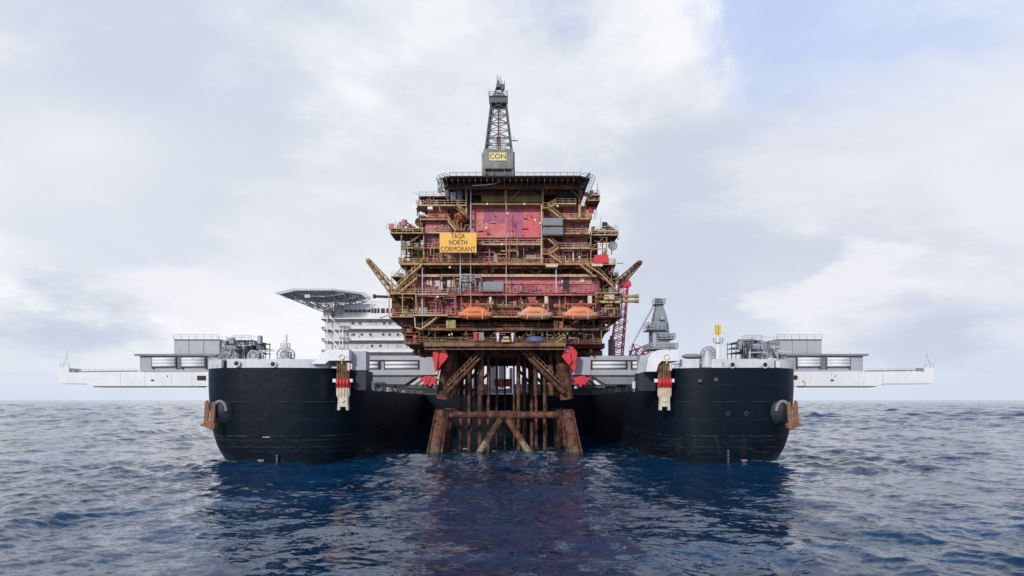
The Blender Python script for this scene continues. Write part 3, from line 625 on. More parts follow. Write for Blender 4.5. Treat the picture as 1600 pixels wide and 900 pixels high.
# ---- lifting beams: one each side, from the clamp at the platform leg out past the hull
def lifting_beam(left):
    Y = 182.0
    m = (lambda px: px) if left else (lambda px: 2 * 783.4 - px)
    mi = (lambda px: px) if left else (lambda px: 2 * 789.4 - px)
    lab = ('white and grey lifting beam reaching left across the deck, tip far out beyond the left hull' if left else
           'white and grey lifting beam reaching right across the deck, tip far out beyond the right hull')
    t = thing('lifting_beam', lab, 'lifting beam', W(m(400), 605, Y + 2), 'lifting beams gripping the platform legs')
    OX = lambda px: wx(m(px), Y)
    # for the right-hand beam the outer end is mirrored a little shorter, as in the photo
    tip = 93 if left else 107
    step = 143 if left else 196
    zt, zb = wz(581, Y), wz(603.5, Y)
    zt2, zb2 = (wz(582, Y), wz(602, Y)) if left else (wz(580, Y), wz(601.5, Y))
    xs = lambda px: OX(px)
    mb = MB()
    poly = [(xs(tip), wz(575, Y)), (xs(tip + 15), wz(575, Y)), (xs(tip + 15), wz(581.5, Y)), (xs(tip + 22), zt2), (xs(340), zt), (xs(340), zb), (xs(step), zb), (xs(step - 8), wz(600, Y)), (xs(tip), wz(599.5, Y))]
    if not left: poly = poly[::-1]
    mb.prism(poly, Y, Y + 5); bo = mb.build('outer_beam', M['white'], t, bevel=0.08)
    hb = MB(); hb.box(xs(step + 2), xs(310), Y + .3, Y + 4.7, zb - .25, zb + .02); hb.build('underside_rail', M['midgrey'], bo)
    k = MB(); k.rail((xs(tip + 22), Y + .3, zt2), (xs(213), Y + .3, zt), 0.8, 0.06); k.rail((xs(tip), Y + .3, wz(575, Y)), (xs(tip + 15), Y + .3, wz(575, Y)), 1.1, 0.06)
    for i in range(4): k.bar((xs(tip + 3), Y + .5, wz(575, Y)), (xs(tip + 8), Y + 1, wz(555, Y)), 0.06)
    k.bar((xs(tip + 13), Y + .5, wz(575, Y)), (xs(tip + 8), Y + 1, wz(555, Y)), 0.06); k.bar((xs(tip + 8), Y + 1, wz(555, Y)), (xs(tip + 8), Y + 1, wz(548, Y)), 0.06)
    k.build('railing', M['grey'], bo)
    h = MB()
    if left: h.box(xs(308), xs(322), Y - .05, Y + .2, wz(594.5, Y), wz(587, Y))
    else: 
        c = (xs(327 if left else 324), wz(590, Y)); h.tube((c[0], Y - .05, c[1]), (c[0], Y + .3, c[1]), .65, n=18)
    px_, pz_ = (236 if left else 264), 594.5
    h.box(xs(px_), xs(px_ + 5), Y - .05, Y + .2, wz(595.5, Y), wz(593, Y)); h.box(xs(261), xs(262.5), Y - .05, Y + .2, wz(589, Y), wz(586.5, Y))
    h.build('opening', M['dark'], bo)
    jt = MB()
    for q in (188, 226, 268, 300): jt.box(xs(q) - .03, xs(q) + .03, Y - .02, Y + .1, zb + .05, zt - .05)
    jt.build('plate_joint', M['grey'], bo)
    lw = MB(); lw.rail((xs(tip + 26), Y - .01, zt2 - .02), (xs(208), Y - .01, zt - .02), .3, .05, 1.1); lw.tube((xs(tip + 30), Y + 1.2, zt2 + .25), (xs(212), Y + 1.2, zt + .25), .14, n=8); lw.box(xs(tip + 16), xs(tip + 22), Y + .5, Y + 2, zt2, zt2 + .9); lw.build('pipe_run', M['midgrey'], bo)
    # grey housing on the beam with its three white cylinders
    hb = MB(); hb.box(xs(217), xs(340), Y + .4, Y + 5, wz(580.8, Y), wz(556, Y)); hb.build('beam_housing', M['grey'], t, bevel=.06)
    rf = MB(); rf.box(xs(211), xs(340), Y - .5, Y + 5.5, wz(556, Y) + .02, wz(553, Y)); rf.build('housing_roof', M['midgrey'], t)
    for (a, b) in ((239, 274), (285, 320)):
        if not left: a, b = a + 1, b + 1
        for i in range(3):
            z = wz(561.2 + i * 4.8, Y)
            c = MB(); c.tube((xs(a), Y - .15, z), (xs(b), Y - .15, z), 0.44, n=14); c.build('cylinder', M['white'], t, smooth_=True)
        d_ = MB(); d_.box(xs(a - 1.8), xs(a - .2), Y - .3, Y + .38, wz(576, Y), wz(558, Y)); d_.box(xs(b + .2), xs(b + 1.8), Y - .3, Y + .38, wz(576, Y), wz(558, Y))
        d_.build('cylinder_bracket', M['darkgrey'], t)
    e = MB()
    for i in range(14):
        px = random.Random(i).uniform(276, 283); e.bar((xs(px), Y + .2, wz(576, Y)), (xs(px), Y + .1, wz(558 + i % 5, Y)), .12)
    e.build('hoses', M['midgrey'], t)
    # inner part of the beam, over the slot
    Yi = 176.0; xi = lambda px: wx(mi(px), Yi); zi = lambda py: wz(py, Yi)
    b1 = MB(); b1.box(xi(568), xi(656), Yi, Yi + 5.5, zi(586), zi(577.5)); b1.box(xi(568), xi(680), Yi + .6, Yi + 5.5, zi(577.5), zi(558.5) )
    b1.box(xi(656), xi(680), Yi - .3, Yi + 5.8, zi(586), zi(558)); b1.build('inner_beam', M['grey'], t, bevel=.06)
    lp = MB(); lp.box(xi(558), xi(656), Yi - .2, Yi + 5, zi(562.5), zi(556)); lp.build('housing_roof', M['grey'], t)
    for a, b in ((573, 590.5), (602, 653)):
        for i in range(2):
            z = zi(567.5 + i * 6.0); c = MB(); c.tube((xi(a), Yi - .05, z), (xi(b), Yi - .05, z), 0.42, n=14); c.build('cylinder', M['white'], t, smooth_=True)
    d_ = MB()
    for a in (591, 600, 653.5, 569): d_.box(xi(a), xi(a + 1.6), Yi - .35, Yi + .58, zi(577), zi(564))
    d_.build('cylinder_bracket', M['darkrust'], t)
    l2 = MB(); pl = [(xi(578), zi(587.5)), (xi(660), zi(587.5)), (xi(648), zi(590)), (xi(632), zi(600.5)), (xi(578), zi(600.5))]
    l2.prism(pl, Yi + .6, Yi + 5.4); l2.build('lower_beam', M['midgrey'], t, bevel=.05)
    sp = MB(); sp.box(xi(578), xi(680), Yi + .2, Yi + 5.6, zi(587.5), zi(586.05)); sp.build('slide_rail', M['darkgrey'], t)
    dg = MB()
    for a, b in ((632, 650), (645, 664), (657, 675)): dg.bar((xi(a), Yi + 2, zi(603)), (xi(b), Yi + 2, zi(590)), 1.1, 0.5)
    dg.bar((xi(632), Yi + 2, zi(604)), (xi(675), Yi + 2, zi(604)), .6); dg.build('under_brace', M['darkgrey'], t)
    # grating of lights and posts beneath
    # red clamps: upper claw and lower claw
    cl = MB()
    z = lambda py: zi(py)
    up = [(678, 563), (682, 549), (690, 543.5), (698, 545), (701, 552), (699, 560), (692, 570), (686, 580), (682, 577), (681, 568)]
    cl.prism([(xi(a), z(b)) for a, b in up], Yi - 3.4, Yi + .4)
    cl.prism([(xi(a), z(b)) for a, b in [(680, 548), (686, 545), (684, 560), (679, 562)]], Yi + .5, Yi + 3.2)
    co = cl.build('clamp', M['bright_red'], t, bevel=.04)
    for pts_, ya, yb_ in (([(679, 552), (684, 546), (688, 556), (685, 580), (682.5, 584), (680.5, 566)], -4.1, -3.45), ([(690, 553), (698, 553), (703, 558), (697, 566), (691, 572), (688, 566)], -4.0, -3.45), ([(684, 544), (691, 541.5), (697, 543), (693, 546.5), (686, 549)], -3.0, .8)):
        fg = MB(); fg.prism([(xi(a), z(b)) for a, b in pts_], Yi + ya, Yi + yb_); fg.build('clamp_finger', M['bright_red'], co, bevel=.04)
    ey = MB(); ey.tube((xi(695), Yi - 3.7, z(549)), (xi(695), Yi + .7, z(549)), .5, n=18); ey.build('clamp_pin', M['grey'], co)
    rb_ = MB(); rb_.bar((xi(683), Yi - 3.55, z(556)), (xi(694), Yi - 3.55, z(568)), .22, .3); rb_.bar((xi(683), Yi - 3.55, z(556)), (xi(686), Yi - 3.55, z(578)), .22, .3); rb_.build('clamp_rib', M['bright_red'], co)
    lo = MB(); lo.prism([(xi(a), z(b)) for a, b in [(656, 588.2), (662, 590.5), (667, 588.2), (675, 588.2), (681, 590), (685, 593), (681.5, 596), (683, 601), (677, 600), (673, 605.5), (670, 601), (665, 603), (663, 596.5), (659, 594)]], Yi - 2.4, Yi + 1.4)
    l_o = lo.build('lower_clamp', M['bright_red'], t, bevel=.03)
    q = MB()
    for a, b, c, dd in ((660, 590, 667, 600), (667, 589, 668, 601), (674, 590, 669, 601)): q.bar((xi(a), Yi - 2.55, z(b)), (xi(c), Yi - 2.55, z(dd)), .25, .3)
    q.build('clamp_rib', M['crane_red'], l_o)
    wd = MB(); wd.box(xi(680.2), xi(683.5), Yi - .2, Yi + 3, z(585), z(566)); wd.box(xi(676), xi(681), Yi - .2, Yi + 1, z(607), z(601.5)); wd.build('bearing_pad', M['white'], t)
lifting_beam(True); lifting_beam(False)

EQ = Pieces(); PP = Pieces()
# ---- grey machinery houses and clutter on the bows
def machinery(left):
    rnd = random.Random(5 if left else 6)
    m = (lambda px: px) if left else (lambda px: 2 * 778 - px)
    Y = 170.0 if False else 176
    def rectx(a, b): return (min(wx(m(a), Y), wx(m(b), Y)), max(wx(m(a), Y), wx(m(b), Y)))
    x0, x1 = rectx(272, 343); mb = MB(); mb.box(x0, x1, 189, 200, wz(553.5, 182) + .3, wz(530, 189))
    x0, x1 = (wx(m(272), 189), wx(m(343), 189)); mb = MB(); mb.box(x0, x1, 189, 200, wz(555, 189), wz(531, 189)); o = mb.build('machinery_house', M['grey'], ship, bevel=.05)
    jn = MB()
    for px in (295, 318): jn.box(wx(m(px), 189) - .05, wx(m(px), 189) + .05, 188.9, 189, wz(554, 189), wz(532, 189))
    jn.build('panel_joint', M['midgrey'], o)
    rf = MB(); rf.box(x0, x1, 188.6, 200.4, wz(531, 189), wz(530, 189)); rf.rail((min(x0, x1), 188.8, wz(530, 189)), (max(x0, x1), 188.8, wz(530, 189)), 1.2, .08)
    rf.build('railing', M['midgrey'], o)
    # second house with open stairs and frames
    Yc = 168
    fr = MB()
    xa, xb = sorted((wx(m(343), Yc), wx(m(405), Yc)))
    zf = ZD
    mb = MB(); a, b = sorted((wx(m(356), 172), wx(m(373), 172))); mb.box(a, b, 172, 184, zf, wz(533, 172)); mb.build('machinery_house', M['grey'], ship, bevel=.05)
    a, b = sorted((wx(m(374), 174), wx(m(402), 174)))
    for lev in (533, 541, 549):
        fr.box(a, b, 170, 184, wz(lev, 174) - .12, wz(lev, 174)); fr.rail((a, 170, wz(lev, 174)), (b, 170, wz(lev, 174)), 1.1, .07)
    for i in range(5):
        xx = a + (b - a) * i / 4; fr.bar((xx, 170.2, zf), (xx, 170.2, wz(533, 174)), .18); fr.bar((xx, 183, zf), (xx, 183, wz(531, 174)), .18)
    for i in range(4): fr.bar((a + (b-a) * i / 4, 170.2, wz(549, 174)), (a + (b-a) * (i + 1) / 4, 170.2, wz(541, 174)), .1)
    st0 = wx(m(343), 170); st1 = wx(m(356), 170); fr.bar((st0, 170, wz(560, 170)), (st1, 170, wz(533, 170)), .5, .2); fr.bar((st0, 171.5, wz(560, 170)), (st1, 171.5, wz(533, 170)), .2, .2)
    fr.build('platform_frame', M['midgrey'], ship)
    for i in range(110):
        px = rnd.uniform(346, 500 if rnd.random() < .6 else 408); Yq = rnd.uniform(158, 170) if px > 408 else rnd.uniform(164, 184); x = wx(m(px), Yq)
        h = rnd.uniform(.5, 1.9) if px < 408 else rnd.uniform(.3, 1.5); z0 = zf if px > 403 else rnd.choice((zf, zf, wz(549, 174), wz(541, 174)))
        w = rnd.uniform(.5, 2.4); EQ.new(rnd.choice(('midgrey', 'grey', 'grey', 'darkgrey'))).box(x, x + w, Yq, Yq + 1.5, z0, z0 + h)
    for i in range(190):
        px = rnd.uniform(340, 495); Yq = rnd.uniform(156, 182) if px < 408 else rnd.uniform(156, 168); x = wx(m(px), Yq); z0 = zf + (rnd.uniform(0, 4.5) if px < 408 else 0)
        th = PP.new(rnd.choice(('grey', 'bandwhite', 'midgrey')))
        if rnd.random() < .55: th.bar((x, Yq, z0), (x, Yq, z0 + rnd.uniform(1, 2.5)), .1)
        else: th.bar((x, Yq, z0 + rnd.uniform(.8, 2)), (x + rnd.uniform(-4, 4), Yq + rnd.uniform(-1, 1), z0 + rnd.uniform(.8, 2.4)), .12)
    th = MB()
    for i in range(9):     # roof rails and lights, white
        px = 340 + i * 7; th.bar((wx(m(px), 182), 182, wz(533, 182)), (wx(m(px), 182), 182, wz(525, 182)), .07)
    th.bar((wx(m(338), 182), 182, wz(527, 182)), (wx(m(400), 182), 182, wz(526, 182)), .08)
    th.build('roof_rail', M['grey'], ship)
    # white store box at the outer shoulder and the dark fairlead recess
    a, b = sorted((wx(m(331), 158), wx(m(346), 158))); w = MB(); w.box(a, b, 157, 161, ZD, wz(563, 158)); w.build('deck_locker', M['white'], ship, bevel=.08)
    a, b = sorted((wx(m(347), 155), wx(m(354), 155))); w = MB(); w.box(a, b, 154, 158, ZD, wz(563.5, 155)); w.build('fairlead_frame', M['dark'], ship, bevel=.08)
machinery(True); machinery(False)
EQ.flush('deck_equipment', ship); PP.flush('deck_pipe', ship)

def winch(px, py, Y, r, label):
    c = W(px, py, Y); t = thing('mooring_winch', label, 'winch', (c.x, c.y, ZD - .3), 'mooring winches on the bow decks')
    d_ = MB(); d_.tube((c.x, c.y + .15, c.z), (c.x + .35, c.y + 2.1, c.z), r * .66, n=24); d_.build('drum', M['midgrey'], t)
    for s_ in (0, 1):
        f = MB(); yy = c.y + 2.2 * s_; x_ = c.x + .35 * s_
        P_ = lambda q, rr: (x_ + rr * math.cos(q), yy, c.z + rr * math.sin(q))
        for i in range(24): f.bar(P_(i * math.pi / 12, r), P_((i + 1) * math.pi / 12, r), .26, .3)
        for i in range(10): f.bar(P_(i * math.pi / 5, .3), P_(i * math.pi / 5, r), .16, .2)
        f.tube((x_, yy - .2, c.z), (x_, yy + .2, c.z), .45, n=14); f.build('flange', M['grey'], t)
    b = MB(); b.box(c.x - r, c.x + r, c.y - .3, c.y + 2.8, ZD - .3, c.z - r * .5); b.bar((c.x - r * 1.3, c.y, ZD), (c.x, c.y, c.z + .3), .35); b.bar((c.x + r * 1.3, c.y, ZD), (c.x, c.y, c.z + .3), .35); b.build('frame', M['grey'], t)
winch(443, 554, 158, 1.5, 'round grey mooring winch below the slim white mast on the left bow')
winch(1108, 553, 160, 1.7, 'grey mooring winch beside the yellow-topped mast on the right bow')
winch(396, 556, 160, 1.2, 'small grey winch near the frames on the outer part of the left bow')

def mast(px, py0, py1, Y, beacon, label):
    a = W(px, py1, Y); b = W(px, py0, Y)
    t = thing('deck_mast', label, 'mast', (a.x, a.y, ZD - .3))
    s_ = MB(); s_.tube((a.x, Y, ZD - .3), (a.x, Y, b.z - 3.4), .6, .45, n=12); s_.tube((a.x, Y, b.z - 3.4), (a.x, Y, b.z - 2.6), .3, n=10); s_.build('pole', M['white'], t)
    p = MB(); p.tube((a.x, Y, b.z - 4.0), (a.x, Y, b.z - 3.85), 1.1, n=14)
    for i in range(8):
        q = 2 * math.pi * i / 8; q2 = 2 * math.pi * (i + 1) / 8
        p.rail((a.x + 1.1 * math.cos(q), Y + 1.1 * math.sin(q), b.z - 3.85), (a.x + 1.1 * math.cos(q2), Y + 1.1 * math.sin(q2), b.z - 3.85), .9, .06)
    p.bar((a.x + .9, Y, ZD), (a.x + .8, Y, b.z - 3.9), .1); p.bar((a.x + 1.3, Y, ZD), (a.x + 1.2, Y, b.z - 3.9), .1)
    p.build('platform', M['white'], t)
    if beacon:
        l = MB(); l.box(a.x - .58, a.x - .06, Y - .4, Y + .4, b.z - 2.0, b.z); l.box(a.x + .06, a.x + .58, Y - .4, Y + .4, b.z - 2.0, b.z); l.tube((a.x, Y, b.z - 2.7), (a.x, Y, b.z - 2.0), .3); l.bar((a.x, Y, b.z - 2.7), (a.x, Y, b.z + .6), .12); l.build('beacon', M['beacon'], t, bevel=.05)
    else:
        l = MB(); l.box(a.x - .5, a.x + .3, Y - .4, Y + .4, b.z - 2.5, b.z - .9); l.bar((a.x - 1.1, Y, b.z - 1.2), (a.x + 1.1, Y, b.z - 1.2), .12); l.bar((a.x + .3, Y, b.z - 2), (a.x + .3, Y, b.z + .3), .1); l.build('radar', M['white'], t)
mast(446, 517, 550, 162, False, 'slim white mast with small radar and platform on the left bow')
mast(1122, 508, 552, 158, True, 'white mast with two bright yellow beacons on the right bow')

# inflated cover lying by the winches on the right bow, and white tied cover
def cover(px0, py0, px1, py1, Y, m, label, upright=False):
    a = W((px0 + px1) / 2, (py0 + py1) / 2, Y); rx = abs(wx(px1, Y) - wx(px0, Y)) / 2; rz = abs(wz(py0, Y) - wz(py1, Y)) / 2
    rnd = random.Random(px0); mb = MB(); rings = []
    for j in range(9):
        u = j / 8; z = a.z - rz + 2 * rz * u; w = (math.sin(math.pi * (0.12 + 0.80 * u)) ** 0.5 if not upright else (1 - 0.72 * u))
        rings.append([(a.x + rx * w * math.cos(2*math.pi*i/18) * (1 + .08 * math.sin(i * 5.1)), a.y + min(rx, 1.6) * w * math.sin(2*math.pi*i/18), z) for i in range(18)])
    mb.loft(rings); o = mb.build('deck_cover' if not upright else 'tied_cover', m, None, smooth_=True)
    return tag(o, label, 'cover')
o1 = cover(1066, 553, 1098, 560.5, 156, M['midgrey'], 'long grey canvas cover bulging over the bulwark just right of the right sheave house')
# white tied tarpaulin, cone shaped
o2 = cover(1096, 548, 1114, 575, 148.0, M['bandwhite'], 'white cone shaped tarpaulin tied down behind the right bow bulwark', upright=True)

# ---- anchors in their pockets at the outer shoulders
def anchor(left):
    m = (lambda px: px) if left else (lambda px: 2 * 783.5 - px)
    Y = 147.4; X = lambda px: wx(m(345 + (px - 345) * .86), Y); Z = lambda py: wz(py, Y)
    bo = MB(); rings = []
    sgn = -1 if left else 1
    # bolster: a cone bulging out of the hull
    c0 = Vector((X(366), Y + 4.5, Z(652))); c1 = Vector((X(348), Y - 1.2, Z(642)))
    for k, (t, rx, rz) in enumerate(((0, 2.6, 3.3), (.35, 2.4, 3.1), (.7, 1.9, 2.6), (1, 1.3, 2.0))):
        c = c0.lerp(c1, t)
        rings.append([(c.x + rx * math.cos(2*math.pi*i/20), c.y - .15 * rx * math.sin(2*math.pi*i/20), c.z + rz * math.sin(2*math.pi*i/20)) for i in range(20)])
    bo.loft(rings); bo.build('anchor_bolster', M['hullgrey'], ship, smooth_=True)
    li = MB()
    for i in range(12):
        q, q2 = math.pi * i / 11, math.pi * (i + 1) / 11
        if i < 11: li.tube((X(348) + 1.35 * math.cos(q), Y - 1.3, Z(642) + 2.05 * math.sin(q)), (X(348) + 1.35 * math.cos(q2), Y - 1.3, Z(642) + 2.05 * math.sin(q2)), .34, n=8)
    li.build('bolster_lip', M['midgrey'], ship)
    lab = 'rust brown anchor hanging at the outer shoulder of the ' + ('left' if left else 'right') + ' black hull'
    t = thing('ship_anchor', lab, 'anchor', (X(334), Y - .8, Z(668)), 'anchors on the outer shoulders of the hulls')
    for nm, pts, yy, dd in (('fluke', [(322, 627), (327, 625), (330, 640), (327, 658), (322, 664), (319, 662)], Y - 1.6, .5),
                            ('fluke', [(336, 627), (342, 630), (341, 648), (338, 668), (332, 666), (331, 652)], Y - 1.9, .6)):
        f = MB(); f.prism([(X(a), Z(b)) for a, b in pts], yy, yy + dd); f.build(nm, M['anchor'], t, bevel=.12)
    cr = MB(); cr.prism([(X(a), Z(b)) for a, b in [(321, 660), (330, 656), (342, 662), (341, 669), (334, 671), (325, 667), (314, 664.5), (316, 662)]], Y - 2.0, Y - .6); cr.build('crown', M['anchor'], t, bevel=.15)
    sh = MB(); sh.bar((X(332), Y - 1.1, Z(660)), (X(343), Y - .6, Z(636)), .7, .6); sh.build('shank', M['anchor'], t, bevel=.1)
anchor(True); anchor(False)

# ---- accommodation block with bridge and helideck
YA = 276.0
acc_parts = []
def accommodation():
    X = lambda px: wx(px, YA); Z = lambda py: wz(py, YA)
    body = MB(); body.box(X(506), X(690), YA + 1.8, YA + 24, ZM, Z(497)); wall = body.build('accommodation_block', M['bandwhite'], ship)
    for k, (y0, y1) in enumerate(((497, 499.5), (509.5, 515), (527.5, 533), (545.5, 551.5))):
        s_ = MB(); s_.box(X(502), X(692 if k else 628), YA - .2, YA + 1.9, Z(y1), Z(y1) + .25)
        s_.box(X(502 if k == 0 else 545), X(626 + 10 * k if k < 3 else 668), YA - .2, YA, Z(y1), Z(y0)); s_.box(X(502), X(502) + .2, YA, YA + 20, Z(y1), Z(y0))
        s_.box(X(502) - .3, X(506), YA + 1.9, YA + 20, Z(y1), Z(y1) + .25)
        o = s_.build('balcony', M['white'], ship)
        r = MB(); r.rail((X(502), YA - .1, Z(y1)), (X(545), YA - .1, Z(y1)), 1.2, .08)
        r.build('railing', M['white'], o)
    # lower wall under the balconies
    for py, pxs, w, h in ((504.5, (550, 561, 599, 608), 2.3, 1.8), (522, (541, 551, 564, 577.5, 597.5, 607.5, 620.5), 2.2, 2.0), (540, (580, 593, 640), 2.2, 2.0), (557.5, (556, 640), .7, .5)):
        for px in pxs:
            b = MB(); b.box(X(px - w), X(px + w), YA + 1.70, YA + 1.9, Z(py + h), Z(py - h)); wn = b.build('window', M['grey'], wall)
            g = MB(); g.box(X(px - w + .5), X(px + w - .5), YA + 1.62, YA + 1.72, Z(py + h - .5), Z(py - h + .5)); g.build('pane', M['glass'], wn)
    FT = Pieces(); rnd = random.Random(3)
    for i in range(46):
        px = rnd.uniform(508, 670); py = rnd.choice((504, 521, 539, 556)) + rnd.uniform(-3, 4)
        FT.new('midgrey').box(X(px), X(px + rnd.uniform(.5, 1.6)), YA + 1.6, YA + 1.8, Z(py + rnd.uniform(.6, 3)), Z(py))
    FT.flush('wall_fitting', wall)
    # bridge
    br = MB(); pts = [(536, 496.8), (536, 488), (537.5, 476), (541, 474.5), (596, 474.5), (600, 469), (640, 469), (640, 496.8)]
    br.prism([(X(a), Z(b)) for a, b in pts], YA + .5, YA + 18); bo = br.build('bridge', M['white'], ship, bevel=.06)
    for px in list(range(541, 577, 7)) : 
        g = MB(); g.box(X(px - 3.1), X(px + 2.9), YA + .38, YA + .52, Z(488), Z(483.5)); g.build('bridge_window', M['glass'], bo)
    for px, w in ((581.5, 1.6), (586, 2.0), (591, 1.8), (598, 3.0), (605.5, 2.4), (613, 3.0), (621, 3)):
        g = MB(); g.box(X(px - w), X(px + w), YA + .38, YA + .52, Z(489), Z(481.5)); g.build('bridge_window', M['glass'], bo)
    rr = MB(); rr.rail((X(541), YA + 1, Z(474.5)), (X(596), YA + 1, Z(474.5)), 1.1, .08); rr.rail((X(600), YA + 1, Z(469)), (X(640), YA + 1, Z(469)), 1.1, .08)
    for i in range(9): px = 556 + i * 5; rr.bar((X(px), YA + 5, Z(474)), (X(px), YA + 5, Z(474 - 3 - i % 3 * 2)), .1)
    rr.build('railing', M['grey'], bo)
    # stair tower in white steel
    st = MB()
    for px in (512, 531.5, 536.5): st.bar((X(px), YA - 1, Z(550)), (X(px), YA - 1, Z(490 if px < 530 else 505)), .28)
    for a, b in (((514, 492), (526, 506)), ((515, 510), (531, 527)), ((515, 528), (531, 545))): st.bar(W(a[0], a[1], YA - 1.2), W(b[0], b[1], YA - 1.2), .35, .5)
    for py in (510, 528, 545): st.box(X(530), X(545), YA - 2, YA, Z(py), Z(py) + .2); st.rail((X(530), YA - 2, Z(py)), (X(545), YA - 2, Z(py)), 1.1, .08)
    st.build('stair_tower', M['white'], ship)
    bx = MB(); bx.box(X(505), X(518), YA, YA + 4, Z(497), Z(484)); bx.build('deck_house', M['white'], ship, bevel=.05)
accommodation()
def helideck():
    c = W(507.5, 463, 277); r = 18.2; n = 8
    o8 = lambda rr, z, ph=math.pi / 8: [(c.x + rr * math.cos(ph + 2*math.pi*i/n), c.y + rr * math.sin(ph + 2*math.pi*i/n), z) for i in range(n)]
    mb = MB(); mb.loft([o8(r * .93, c.z - .15), o8(r * .93, c.z + .2)]); hd = mb.build('helideck', M['bandwhite'], ship)
    ne = MB(); ring_o, ring_i = o8(r * 1.03, c.z + .25), o8(r * .93, c.z - .1)
    for i in range(n):
        a, b, a2, b2 = Vector(ring_o[i]), Vector(ring_o[(i+1) % n]), Vector(ring_i[i]), Vector(ring_i[(i+1) % n])
        ne.bar(a, b, .16); ne.bar(a2, b2, .16)
        for k in range(12): ne.bar(a.lerp(b, k / 12), a2.lerp(b2, k / 12), .08)
        for k in (0.33, .66): ne.bar(a.lerp(a2, k), b.lerp(b2, k), .06)
    ne.build('safety_net', M['bandwhite'], hd)
    tr = MB(); rnd = random.Random(2)
    base = Vector((wx(528, 283), 283, wz(485, 277)))
    # deep truss grid that gets deeper to the middle
    def P(u, v, low):
        z = c.z - .25; dep = (1 - min(1, math.hypot(u, v)) ** 1.5) * 4.6 + .5
        return Vector((c.x + u * r * .9 + (0.10 * r if low else 0), c.y + v * r * .9, z - (dep if low else 0)))
    g = [-.95, -.7, -.45, -.2, .05, .3, .55, .8, .97]
    for v in (-.8, -.5, -.2, .15, .5, .8):
        lim = math.sqrt(max(0, 1 - v * v)); us = [u for u in g if abs(u) <= lim]
        for a, b in zip(us[:-1], us[1:]):
            tr.bar(P(a, v, False), P(b, v, False), .22); tr.bar(P(a, v, True), P(b, v, True), .22); tr.bar(P(a, v, True), P(b, v, False), .17); tr.bar(P(a, v, False), P(a, v, True), .17); tr.bar(P(b, v, True), P(a, v, False), .12)
    for u in g:
        lim = math.sqrt(max(0, 1 - u * u)); vs = [v for v in (-.8, -.5, -.2, .15, .5, .8) if abs(v) <= lim]
        for a, b in zip(vs[:-1], vs[1:]): tr.bar(P(u, a, True), P(u, b, True), .2); tr.bar(P(u, a, True), P(u, b, False), .14)
    # raking struts to the block
    for (u, v) in ((-.45, -.5), (-.2, -.5), (.05, -.2), (-.7, .15), (.3, -.5), (.55, .15), (.3, .5)):
        tr.bar(P(u, v, True), (wx(530 + 8 * u, 280), 280 + v * 2, wz(495, 280)), .38)
    for px in (522, 538): tr.bar((wx(px, 279), 279, wz(497, 279)), (wx(px + 2, 279), 279, wz(468, 279)), .4)
    tr.bar(W(488, 482, 272), W(520, 483, 272), .3)
    tr.build('support_truss', M['bandwhite'], hd)
    ff = MB(); ff.box(wx(476, 259), wx(484, 259), 259, 260.5, wz(465, 259), wz(460, 259)); ff.build('fire_monitor_platform', M['cream'], hd)
    cc = MB(); cc.box(wx(523, 277), wx(538, 277), 277, 287, wz(497, 277), wz(477, 277)); cc.build('support_column', M['bandwhite'], hd)
helideck()

